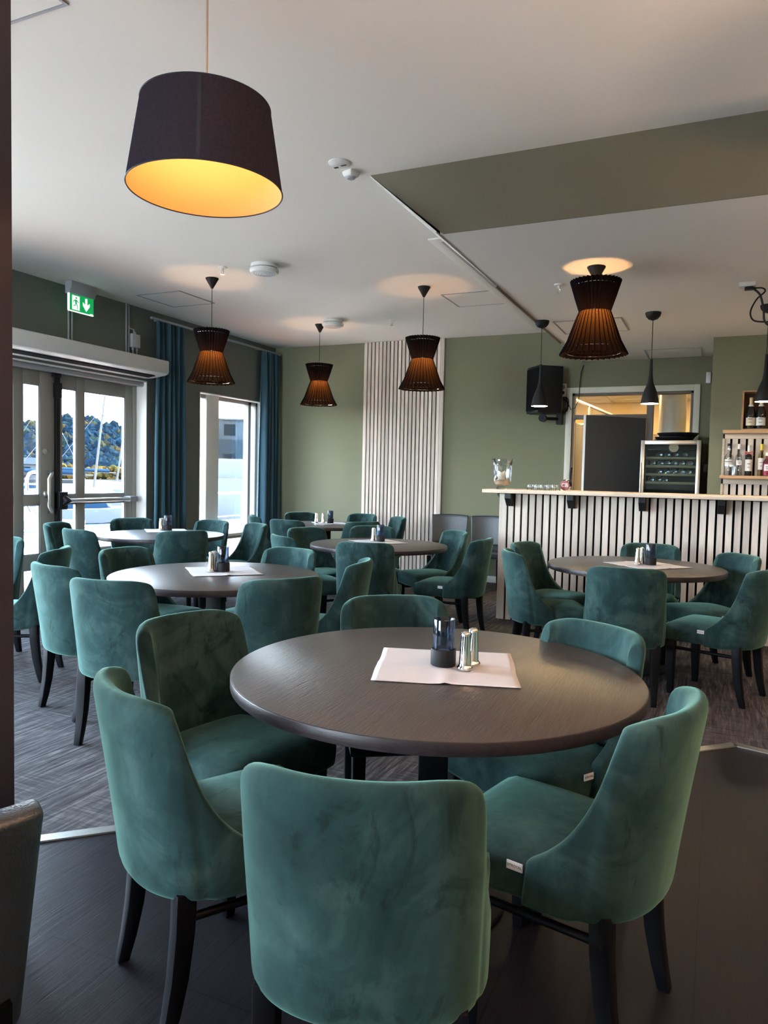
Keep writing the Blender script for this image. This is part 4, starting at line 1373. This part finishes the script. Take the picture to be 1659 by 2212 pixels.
dup(d2, (2.6, -1.4, CEIL), 0, 'added unseen drum pendant lamp in the rear right corner, warming the ceiling')

def make_fill_uplighter(label):  # lamps added out of view to throw warm light on the ceiling
    t = thing('fill_uplighter', label, 'fill lamp', group='added fill uplighters out of view')
    mb = MB(); mb.lathe([(0, 0), (.15, 0), (.15, .015), (.02, .03), (0, .03)], n=32); mb.build('base', 'matte_black', t, smooth=True)
    mb = MB(); mb.cyl((0, 0, .02), (0, 0, 1.72), .013, n=12); mb.build('pole', 'matte_black', t, smooth=True)
    mb = MB(); mb.lathe([(.01, 1.70), (.09, 1.73), (.16, 1.80), (.18, 1.86), (.175, 1.86), (.155, 1.805), (.09, 1.74), (0, 1.72)], n=36); mb.build('bowl', 'matte_black', t, smooth=True)
    mb = MB(); mb.lathe([(0, 1.79), (.11, 1.79), (.11, 1.80), (0, 1.805)], n=28); mb.build('bulb', 'fill_uplight', t, smooth=True)
    return t
M['fill_uplight'] = pm('fill_uplighter_glow', (1, .85, .7), .5, emit=(1.0, 0.64, 0.44), es=100)
u1 = make_fill_uplighter('added unseen floor uplighter right of the front table, lighting the ceiling'); u1.location = (1.75, 1.9, 0)
dup(u1, (1.0, -.9, 0), 0, 'added unseen floor uplighter behind the viewer, lighting the ceiling')
dup(u1, (2.9, 4.6, 0), 0, 'added unseen floor uplighter right of the bar tables, lighting the ceiling')

# ------------------------------------------------------------------ ceiling fittings
def smoke_det(x, y, label):
    t = thing('smoke_detector', label, 'smoke detector', (x, y, CEIL), 0, 'round white smoke detectors')
    mb = MB(); mb.lathe([(0, 0), (.115, 0), (.118, -.01), (.112, -.028), (.09, -.03)], n=36, cap=False); mb.build('base', 'white_plastic', t, smooth=True)
    mb = MB(); mb.lathe([(.09, -.026), (.09, -.04), (.125, -.042), (.128, -.055), (.115, -.075), (0, -.082)], n=36); mb.build('head', 'white_plastic', t, smooth=True)
    mb = MB()
    for r in (.03, .05, .07, .09):
        ring(mb, r, -.081 + r * .05, .002)
    mb.build('vent', 'grey_plastic', t, smooth=True)
smoke_det(-3.656, 5.438, 'round white ventilated disc detector on the ceiling above the table by the door')
smoke_det(-4.19, 7.672, 'round white disc detector on the ceiling beside the farthest pleated lamp')
def sprinkler(x, y, z, label):
    t = thing('sprinkler_head', label, 'sprinkler', (x, y, z), 0, 'white ceiling sprinklers')
    mb = MB(); mb.lathe([(0, 0), (.040, 0), (.036, -.008), (.012, -.012), (.010, -.03), (0, -.03)], n=24); mb.build('rosette', 'white_plastic', t, smooth=True)
    mb = MB(); mb.tube([(0, 0, -.03), (.010, 0, -.04), (.006, 0, -.062)], .003, 6); mb.tube([(0, 0, -.03), (-.010, 0, -.04), (-.006, 0, -.062)], .003, 6); mb.lathe([(0, -.06), (.017, -.061), (.017, -.064), (0, -.064)], n=14); mb.build('deflector', 'steel', t, smooth=True)
sprinkler(-4.048, 5.372, CEIL, 'white sprinkler head left of the ventilated detector')
sprinkler(-3.531, 7.89, CEIL, 'white sprinkler head on the ceiling close to the slat panel')
sprinkler(-1.11, 5.464, BARC, 'white sprinkler head on the lower ceiling left of the pleated lamp')
t = thing('ceiling_cover_plate', 'round white cover plate on the ceiling near the green bulkhead', 'cover plate', (-2.063, 3.825, CEIL))
mb = MB(); mb.lathe([(0, -.006), (.062, -.006), (.066, -.003), (.066, 0), (0, 0)], n=36); mb.build('plate', 'white_plastic', t, smooth=True)
mb = MB(); mb.box((-.004, .02, -.008), (.03, .03, -.0055)); mb.box((-.055, .03, -.008), (-.03, .045, -.0055)); mb.build('slot', 'ink', t)
t = thing('motion_detector', 'small white ceiling motion detector beside the round cover plate', 'detector', (-2.06, 3.965, CEIL), rad(25))
mb = MB(); mb.lathe([(.055, 0), (.055, -.010), (.045, -.03), (0, -.032)], n=4, cap=False); mb.build('housing', 'white_plastic', t, bevel=.006)
mb = MB(); mb.lathe([(.028, -.030), (.022, -.040), (0, -.042)], n=20); mb.build('lens', 'grey_plastic', t, smooth=True)
def access_panel(x0, x1, y0, y1, z, label):
    t = thing('access_panel', label, 'access panel', ((x0 + x1) / 2, (y0 + y1) / 2, z), 0, 'square ceiling access panels')
    a, b = (x1 - x0) / 2, (y1 - y0) / 2
    mb = MB()
    w = .012
    for lo, hi in (((-a, -b), (-a + w, b)), ((a - w, -b), (a, b)), ((-a + w, -b), (a - w, -b + w)), ((-a + w, b - w), (a - w, b))):
        mb.box((lo[0], lo[1], -.006), (hi[0], hi[1], -.0004))
    mb.build('frame', 'taupe' if False else 'grey_plastic', t)
    mb = MB(); mb.box((-a + w + .003, -b + w + .003, -.004), (a - w - .003, b - w - .003, -.0004)); mb.build('hatch', 'ceiling', t)
access_panel(-5.54, -4.98, 5.91, 6.48, CEIL, 'square access panel in the ceiling above the exit door corner')
access_panel(-2.575, -2.06, 6.93, 7.49, CEIL, 'square access panel in the ceiling between slat panel and bulkhead edge')
access_panel(-1.418, -.815, 6.73, 7.33, BARC, 'square access panel in the lower ceiling behind the pleated bar lamp')
access_panel(-.786, -.205, 8.49, 9.10, BARC, 'square access panel in the lower ceiling above the wine fridge')
access_panel(-2.96, -2.36, 1.55, 2.15, CEIL, 'square access panel in the ceiling at the upper left corner')
t = thing('ceiling_socket', 'white ceiling socket with black plug near the upper right edge', 'socket', (.12, 5.86, BARC))
mb = MB(); mb.box((-.04, -.04, -.03), (.07, .04, 0)); mb.build('box', 'white_plastic', t, bevel=.004)
mb = MB(); mb.box((.0, -.025, -.052), (.055, .02, -.031)); mb.tube([(.05, 0, -.042), (.075, 0, -.042)], [.012, .008], 8); mb.build('plug', 'black_plastic', t, bevel=.004)
mb = MB(); mb.tube(curve_pts([(.19, 5.86, 2.74), (.235, 5.86, 2.735), (.25, 5.86, 2.71), (.20, 5.86, 2.66), (.165, 5.86, 2.58), (.18, 5.86, 2.52), (.24, 5.86, 2.50), (.40, 5.86, 2.495), (.60, 5.86, 2.50)]), .0055, 8)
tag(mb.build('power_cable', 'black_plastic', smooth=True), 'thin black cable looping from the ceiling socket out of view', 'cable')
mb = MB(); mb.tube(curve_pts([(.18, 5.83, 2.725), (.22, 5.83, 2.68), (.245, 5.83, 2.58), (.255, 5.83, 2.50), (.30, 5.83, 2.46), (.42, 5.83, 2.43), (.60, 5.83, 2.42)]), .007, 8)
tag(mb.build('power_cable', 'black_plastic', smooth=True), 'thick black cable hanging below the thin one from the ceiling socket', 'cable')
t = thing('ceiling_projector', 'black ceiling projector just outside the right edge where both cables end', 'projector', (.80, 5.85, BARC))
mb = MB(); mb.cyl((0, 0, -.24), (0, 0, 0), .02); mb.build('pole', 'matte_black', t)
mb = MB(); mb.box((-.21, -.16, -.37), (.21, .16, -.24)); mb.build('case', 'black_plastic', t, bevel=.01)

# ------------------------------------------------------------------ exit sign, conduits, air curtain
t = thing('exit_sign', 'lit green exit sign with running figure and down arrow hanging from the ceiling', 'exit sign', (-5.75, 5.23, CEIL))
mb = MB(); mb.prism([(-.045, 0, 0), (.045, 0, 0), (.045, 0, -.05), (.015, 0, -.115), (-.045, 0, -.115)], (0, .315, 0)); mb.build('housing', 'grey_plastic', t, bevel=.004)
mb = MB(); mb.box((-.012, .008, -.275), (.006, .307, -.112)); pl = mb.build('sign_plate', 'exit_green', t)
mb = MB(); X = .0065
def flat(mb, poly):
    mb.prism([(X, a, b) for a, b in poly], (.0012, 0, 0))
flat(mb, [(.040, -.262), (.130, -.262), (.130, -.128), (.040, -.128)])
mb.build('door_symbol', 'exit_white', pl)
mb = MB(); X = .0080
flat(mb, [(.200, -.130), (.225, -.130), (.225, -.195), (.255, -.170), (.255, -.200), (.2125, -.255), (.170, -.200), (.170, -.170), (.200, -.195)])
mb.build('down_arrow', 'exit_white', pl)
mb = MB()
flat(mb, [(.088 + .010 * math.cos(2 * PI * k / 14), -.148 + .010 * math.sin(2 * PI * k / 14)) for k in range(14)])
flat(mb, [(.070, -.165), (.092, -.163), (.096, -.200), (.076, -.205)])
flat(mb, [(.092, -.165), (.100, -.170), (.122, -.188), (.118, -.194), (.092, -.178)])
flat(mb, [(.072, -.166), (.052, -.180), (.050, -.196), (.056, -.196), (.060, -.184), (.076, -.176)])
flat(mb, [(.084, -.202), (.096, -.200), (.108, -.228), (.104, -.256), (.096, -.256), (.099, -.230)])
flat(mb, [(.076, -.203), (.086, -.203), (.078, -.226), (.052, -.228), (.052, -.220), (.072, -.217)])
mb.build('running_figure', 'exit_green', pl)
mb = MB(); mb.box((-.014, .002, -.277), (.008, .0085, -.112)); mb.box((-.014, .008, -.281), (.008, .307, -.275)); mb.build('light_edge', 'exit_white', pl)
mb = MB(); mb.box((.0065, .262, -.270), (.0078, .298, -.266)); mb.build('maker_line', 'exit_white', pl)
def conduit(pts_list, label):
    mb = MB()
    for p in pts_list:
        mb.tube(p, .010, 8)
    return tag(mb.build('conduit_pipe', M['grey_plastic'], smooth=True), label, 'conduit')
conduit([[(XL + .012, 5.385, 2.58), (XL + .012, 5.385, CEIL)], [(XL + .012, 5.425, 2.58), (XL + .012, 5.425, CEIL)]], 'pair of thin grey conduits on the wall below the exit sign')
conduit([[(XL + .012, 6.165, 2.58), (XL + .012, 6.165, CEIL)], [(XL + .012, 6.20, 2.58), (XL + .012, 6.20, CEIL)], [(XL + .012, 6.20, 2.93), (XL + .014, 6.21, 2.90), (XL + .016, 6.27, 2.895), (XL + .018, 6.275, 2.84)]], 'pair of grey conduits with a side branch beside the junction box')
t = thing('junction_box', 'grey junction box on the left wall between conduits and curtain', 'junction box', (XL, 6.275, 2.70))
mb = MB(); mb.box((.001, -.06, 0), (.055, .06, .145)); mb.build('box', pm('pale_grey_plastic', (.42, .43, .44), .5), t, bevel=.005)
mb = MB()
for s in (-.03, .03):
    mb.cyl((.03, s, -.03), (.03, s, .0), .014, n=10); mb.tube([(.03, s, -.03), (.03, s + .004, -.07), (.03, s + .02, -.11)], .007, 6)
mb.cyl((.03, 0, .145), (.03, 0, .17), .014, n=10)
mb.build('gland', 'grey_plastic', t)
t = thing('air_curtain', 'long white air curtain unit mounted above the glass double door', 'air curtain', (XL, 3.9, 0))
mb = MB()
pr = [(0.0, 2.575), (.30, 2.575), (.33, 2.568), (.335, 2.55), (.335, 2.45), (.325, 2.425), (.29, 2.41), (.10, 2.385), (0.0, 2.385)]
mb.prism([(x, 0, z) for x, z in pr], (0, 2.58, 0)); mb.build('casing', pm('air_curtain_white', (.62, .63, .62), .42), t, bevel=.006)
mb = MB(); mb.prism([(.135, .05, 2.386), (.235, .05, 2.399), (.235, .05, 2.394), (.135, .05, 2.381)], (0, 2.42, 0)); mb.build('outlet_grille', 'black_gap', t)

# ------------------------------------------------------------------ curtains
def make_curtain(name, y0, y1, z0, z1, label, folds, flare=1.0):
    t = thing(name, label, 'curtain', (XL + .10, (y0 + y1) / 2, 0), 0, 'blue velvet curtains')
    n = folds * 10
    rings = []
    for z, wz, am in ((z0, 1.0 * flare, .050), (z0 + .5, .99, .050), (1.6, .97, .046), (2.4, .93, .040), (z1 - .12, .92, .032), (z1, .92, .024)):
        row = []
        for i in range(n + 1):
            u = -1 + 2 * i / n
            ph = u * folds * PI + .5 * math.sin(u * 5)
            row.append((am * math.sin(ph) + .012 * math.sin(u * 9 + z), u * (y1 - y0) / 2 * wz, z))
        rings.append(row)
    mb = MB(); mb.loft(rings, False, False)
    o = mb.build('fabric', 'curtain', t, smooth=True, angle=180)
    s = o.modifiers.new('thick', 'SOLIDIFY'); s.thickness = .006
    return t
make_curtain('curtain', 6.50, 7.06, .03, 3.04, 'blue velvet curtain hanging between the glass door and the window', 6)
make_curtain('curtain', 8.64, 9.08, .03, 3.04, 'blue velvet curtain hanging in the far left room corner', 5, 1.12)
mb = MB(); mb.box((XL + .085, 6.45, 3.045), (XL + .115, 9.12, 3.07))
for y in (6.6, 7.6, 8.6):
    mb.box((XL + .001, y, 3.05), (XL + .085, y + .02, 3.064))
tag(mb.build('curtain_rail', 'grey_plastic', bevel=.003), 'thin grey curtain rail along the left wall above the window', 'curtain rail')

# ------------------------------------------------------------------ outside: terrace, water, boats, shore
M['terra'] = mk_paint('terracotta_paving', (0.46, 0.20, 0.13), .9, .15)
M['quay'] = mk_paint('pale_concrete_quay', (0.33, 0.30, 0.26), .9, .1)
def mk_water():
    m, t, b = nm('harbour_water')
    b.inputs['Base Color'].default_value = (0.012, 0.022, 0.030, 1)
    b.inputs['Roughness'].default_value = .4
    b.inputs['Specular IOR Level'].default_value = .03
    bump(t, b, noise(t, coords(t, scale=(1, 1, 1)), .9, 4, .6, .4), .6, .3)
    return m
M['water'] = mk_water()
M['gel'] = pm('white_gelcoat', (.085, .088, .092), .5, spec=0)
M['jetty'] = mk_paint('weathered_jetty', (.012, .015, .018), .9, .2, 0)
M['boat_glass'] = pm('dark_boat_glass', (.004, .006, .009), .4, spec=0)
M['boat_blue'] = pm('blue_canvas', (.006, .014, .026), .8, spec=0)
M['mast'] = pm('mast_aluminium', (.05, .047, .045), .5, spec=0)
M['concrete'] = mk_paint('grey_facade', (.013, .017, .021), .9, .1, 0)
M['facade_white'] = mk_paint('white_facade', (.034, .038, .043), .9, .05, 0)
mb = MB(); mb.box((-7.5, -8, -.30), (-6.2, 14, -.03)); struct(mb.build('terrace_path', 'terra')); mb = MB(); mb.box((-8.6, -8, -.30), (-7.5, 14, -.03)); mb.box((-8.6, -20, -.30), (20, -8, -.03)); mb.box((-6.2, -8, -.3), (20, YF - .2, -.03)); struct(mb.build('pavement_path', 'quay'))
mb = MB(); mb.box((-13.0, -10, -.9), (-8.6, 30, -.06)); struct(mb.build('quay_path', 'quay'))
mb = MB(); mb.box((-420, -120, -1.5), (-13.0, 420, -1.0)); mb.box((-13.0, 30, -1.5), (60, 420, -1.0)); struct(mb.build('water', 'water'))
t = thing('railing', 'steel terrace railing outside the window', 'railing', (-8.3, 4.0, -.03))
mb = MB(); mb.tube([(0, 0, .98), (0, 9.5, .98)], .022, 8); mb.tube([(0, 0, .55), (0, 9.5, .55)], .010, 6); mb.tube([(0, 0, .2), (0, 9.5, .2)], .010, 6); mb.build('rail', 'grey_plastic', t, smooth=True)
for k in range(7):
    mb = MB(); mb.box((-.02, .2 + k * 1.5, 0), (.02, .26 + k * 1.5, .97)); mb.build('post', 'grey_plastic', t)
def polar(px_dir, dist):
    d = Vector((px_dir[0], px_dir[1], 0)).normalized()
    return d * dist
def make_boat(L, name, label, cat, x, y, rz, kind, mast=0, cover='gel', tilt=0):
    t = thing(name, label, cat, (x, y, -1.05), rz, 'boats moored in the harbour')
    mb = MB(); rings = []
    for s, hw, zk in ((-.5, .30, .0), (-.25, .34, -.05), (.1, .33, -.05), (.33, .22, .0), (.46, .08, .15), (.5, .01, .3)):
        w = hw * L * .5
        zt2 = .10 * L * (1 + .35 * max(0, s))
        rings.append([(s * L, -w, zt2), (s * L, -w * .85, zk * L * .2 + .02 * L), (s * L, 0, zk * L * .2 - .01 * L), (s * L, w * .85, zk * L * .2 + .02 * L), (s * L, w, zt2)])
    mb.loft(rings); mb.build('hull', 'gel', t, bevel=0)
    zt2 = .10 * L
    if kind == 'yacht':
        mb = MB(); mb.prism([(-.35 * L, -.13 * L, zt2), (.20 * L, -.13 * L, zt2), (.08 * L, -.12 * L, zt2 + .12 * L), (-.33 * L, -.12 * L, zt2 + .13 * L)], (0, .26 * L, 0)); mb.build('cabin', 'gel', t, bevel=.03)
        mb = MB(); mb.prism([(-.28 * L, -.1335 * L, zt2 + .05 * L), (.09 * L, -.1335 * L, zt2 + .05 * L), (.05 * L, -.128 * L, zt2 + .10 * L), (-.28 * L, -.128 * L, zt2 + .10 * L)], (0, .262 * L, 0)); mb.build('cabin_window', 'boat_glass', t)
        mb = MB(); mb.prism([(-.30 * L, -.10 * L, zt2 + .125 * L), (-.02 * L, -.10 * L, zt2 + .125 * L), (-.10 * L, -.09 * L, zt2 + .19 * L), (-.28 * L, -.09 * L, zt2 + .19 * L)], (0, .20 * L, 0)); mb.build('flybridge', 'gel', t, bevel=.03)
    else:
        mb = MB(); mb.prism([(-.15 * L, -.09 * L, zt2), (.18 * L, -.08 * L, zt2), (.12 * L, -.07 * L, zt2 + .05 * L), (-.13 * L, -.08 * L, zt2 + .06 * L)], (0, .17 * L, 0)); mb.build('cabin', cover, t, bevel=.02)
    if mast:
        mb = MB(); mb.tube([(.05 * L, 0, zt2), (.05 * L + tilt * mast, 0, zt2 + mast)], [.07, .045], 8)
        mb.tube([(.05 * L, 0, zt2 + 1.1), (-.35 * L, 0, zt2 + 1.2)], .05, 6)
        mb.tube([(.05 * L + tilt * mast * .6, -.8, zt2 + mast * .6), (.05 * L + tilt * mast * .6, .8, zt2 + mast * .6)], .025, 6)
        mb.build('mast', 'mast', t, smooth=True)
        mb = MB(); mb.tube([(.05 * L + tilt * mast, 0, zt2 + mast), (.48 * L, 0, zt2 + .2)], .015, 4); mb.tube([(.05 * L + tilt * mast, 0, zt2 + mast), (-.48 * L, 0, zt2 + .2)], .015, 4); mb.build('stay', 'mast', t)
        mb = MB(); mb.tube([(.0, 0, zt2 + 1.22), (-.34 * L, 0, zt2 + 1.30)], .12, 8); mb.build('furled_sail', 'boat_blue', t, smooth=True)
    return t
make_boat(9.5, 'motor_yacht', 'white motor yacht with dark cabin windows seen through the window', 'boat', -15.3, 20.6, rad(125), 'yacht')
make_boat(7.0, 'motor_boat', 'low white motor boat behind the railing, seen through the right window pane', 'boat', -21.5, 31.5, rad(20), 'yacht')
make_boat(9.0, 'sailing_boat', 'white sailing boat with tall mast in the wide door pane', 'boat', -30.5, 28.8, rad(70), 'sail', 7.2, 'gel', .12)
make_boat(10., 'sailing_boat', 'white sailing boat with second tall mast in the wide door pane, right of the other', 'boat', -37.5, 37.5, rad(75), 'sail', 8.2, 'gel', .16)
make_boat(7.0, 'sailing_boat', 'small sailing boat with thin mast in the narrow door pane', 'boat', -44.0, 37.5, rad(60), 'sail', 6.6, 'boat_blue', .0)
make_boat(6.0, 'motor_boat', 'small white motor boat low in the wide door pane', 'boat', -17.2, 14.6, rad(40), 'day')
make_boat(6.5, 'motor_boat', 'white motor boat with blue cover in the narrow door pane', 'boat', -25.0, 23.5, rad(55), 'day', 0, 'boat_blue')
make_boat(6.0, 'motor_boat', 'white motor boat in the left door leaf pane', 'boat', -21.5, 17.0, rad(10), 'day')
for i, (x, y) in enumerate(((-20.5, 9.0), (-30.5, 16.5))):
    mb = MB(); mb.box((-4, -.9, 0), (4, .9, .35)); o = mb.build('floating_jetty', 'jetty'); o.location = (x, y, -1.0); o.rotation_euler = (0, 0, rad(45)); tag(o, ('pale floating jetty nearest the quay', 'pale floating jetty farther out between boats')[i], 'jetty')
# shore, forest hill, autumn bushes, shed, apartment block
def blobs(mb, pts):
    for (x, y, z, r, sz) in pts:
        m = Matrix.Translation((x, y, z)) @ Matrix.Rotation(random.random() * 6, 4, 'Z') @ Matrix.Diagonal((r, r, r * sz, 1))
        q = bmesh.ops.create_icosphere(mb.bm, subdivisions=1, radius=1, matrix=m)
        for v in q['verts']:
            v.co += Vector((random.uniform(-1, 1), random.uniform(-1, 1), random.uniform(-1, 1))) * r * .28
def mk_forest(name, stops):
    m, t, b = nm(name)
    geo = t.nodes.new('ShaderNodeNewGeometry')
    f = noise(t, coords(t), .8, 4, .6)
    c = ramp(t, geo.outputs['Random Per Island'], stops)
    setc(t, b, mixc(t, 1.0, c, ramp(t, f, [(.35, (.6,) * 3), (.65, (1.25,) * 3)]), 'MULTIPLY'))
    b.inputs['Roughness'].default_value = 1
    b.inputs['Specular IOR Level'].default_value = 0
    return m
M['forest'] = mk_forest('hazy_mixed_forest', [(0, (.0025, .0060, .0110)), (.6, (.0035, .0075, .0115)), (.88, (.0060, .0100, .0080)), (1.0, (.018, .011, .004))])  # blue distance haze is put into the tree colours
M['autumn'] = mk_forest('autumn_bushes', [(0, (.030, .016, .004)), (.6, (.038, .024, .006)), (1.0, (.016, .016, .006))])
mb = MB(); pts = []
for k in range(2200):
    a = random.uniform(rad(125), rad(147))
    s = random.random() ** .8
    dist = 140 + 40 * s
    hmax = 11.5 + 1.2 * math.sin(a * 40) - (2.2 if a < rad(131) else 0)
    z = -0.5 + s * hmax
    r = random.uniform(.5, 1.25)
    pts.append((dist * math.cos(a), dist * math.sin(a), z, r, random.uniform(.9, 1.7)))
blobs(mb, pts)
o = mb.build('forest', 'forest'); o['kind'] = 'stuff'; tag(o, 'wooded hill across the harbour with haze-blue dark green and a few orange trees', 'forest')
mb = MB(); pts = []
for k in range(260):
    a = random.uniform(rad(127), rad(147)); dist = random.uniform(127, 133)
    pts.append((dist * math.cos(a), dist * math.sin(a), random.uniform(-.5, 1.5), random.uniform(.35, .9), .8))
blobs(mb, pts)
o = mb.build('bushes', 'autumn'); o['kind'] = 'stuff'; tag(o, 'orange autumn bushes along the far shore', 'bushes')
mb = MB(); mb.prism([(120 * math.cos(a), 120 * math.sin(a), -1.0) for a in (rad(150), rad(120))] + [(200 * math.cos(a), 200 * math.sin(a), -1.0) for a in (rad(120), rad(150))], (0, 0, .5)); struct(mb.build('shore_land', mk_paint('shore_rock', (.02, .02, .02), .9, .1, 0)))
p = polar((-.766, .643), 124)
t = thing('boathouse', 'small pale boathouse on the far shore in the left door leaf', 'building', (p.x, p.y, -.5), rad(50))
mb = MB(); mb.box((-3.5, -2, 0), (3.5, 2, 2.2)); mb.build('wall', 'facade_white', t)
mb = MB(); mb.prism([(-3.8, -2.3, 2.2), (-3.8, 2.3, 2.2), (-3.8, 0, 3.2)], (7.6, 0, 0)); mb.build('roof', 'concrete', t)
mb = MB(); mb.box((-2.2, -2.03, .2), (-.4, -2.0, 1.8)); mb.box((.6, -2.03, .2), (2.4, -2.0, 1.8)); mb.build('gate', 'boat_glass', t)
p = polar((-.575, .818), 88)
t = thing('apartment_block', 'grey apartment block with white top floor and balconies across the water', 'building', (p.x, p.y, -1.0), rad(35))
mb = MB(); mb.box((-5.5, 0, 0), (9, 8, 6.0)); mb.build('wall', 'concrete', t)
mb = MB(); mb.box((-3.3, .8, 6.0), (9, 8, 8.3)); mb.build('top_floor', 'facade_white', t)
mb = MB(); mb.box((-5.6, -.6, 0), (-3.6, 8, 8.0)); mb.build('stair_tower', 'facade_white', t)
mb = MB(); mb.box((-3.6, .5, 8.3), (9.2, 8.2, 8.5)); mb.build('roof', 'concrete', t)
for fl in range(3):
    for c in range(4):
        x = -2.6 + c * 2.9
        mb = MB(); z = 1.0 + fl * 2.0 if fl < 2 else 6.5
        y = -.02 if fl < 2 else .78
        mb.box((x, y - .02, z), (x + 1.3, y + .04, z + 1.35))
        mb.build('window', 'boat_glass', t)
for fl in (0, 1):
    mb = MB(); mb.box((-3.2, -1.3, 1.0 + fl * 2.0 - .2), (9, 0, 1.0 + fl * 2.0)); mb.build('balcony_slab', 'facade_white', t)
    mb = MB(); mb.box((-3.2, -1.32, 1.0 + fl * 2.0), (9, -1.29, 1.0 + fl * 2.0 + .75)); mb.build('balcony_glass', 'glass', t)
mb = MB(); mb.box((-14, -14, -.6), (20, 10, .15)); mb.build('plot', 'quay', t)
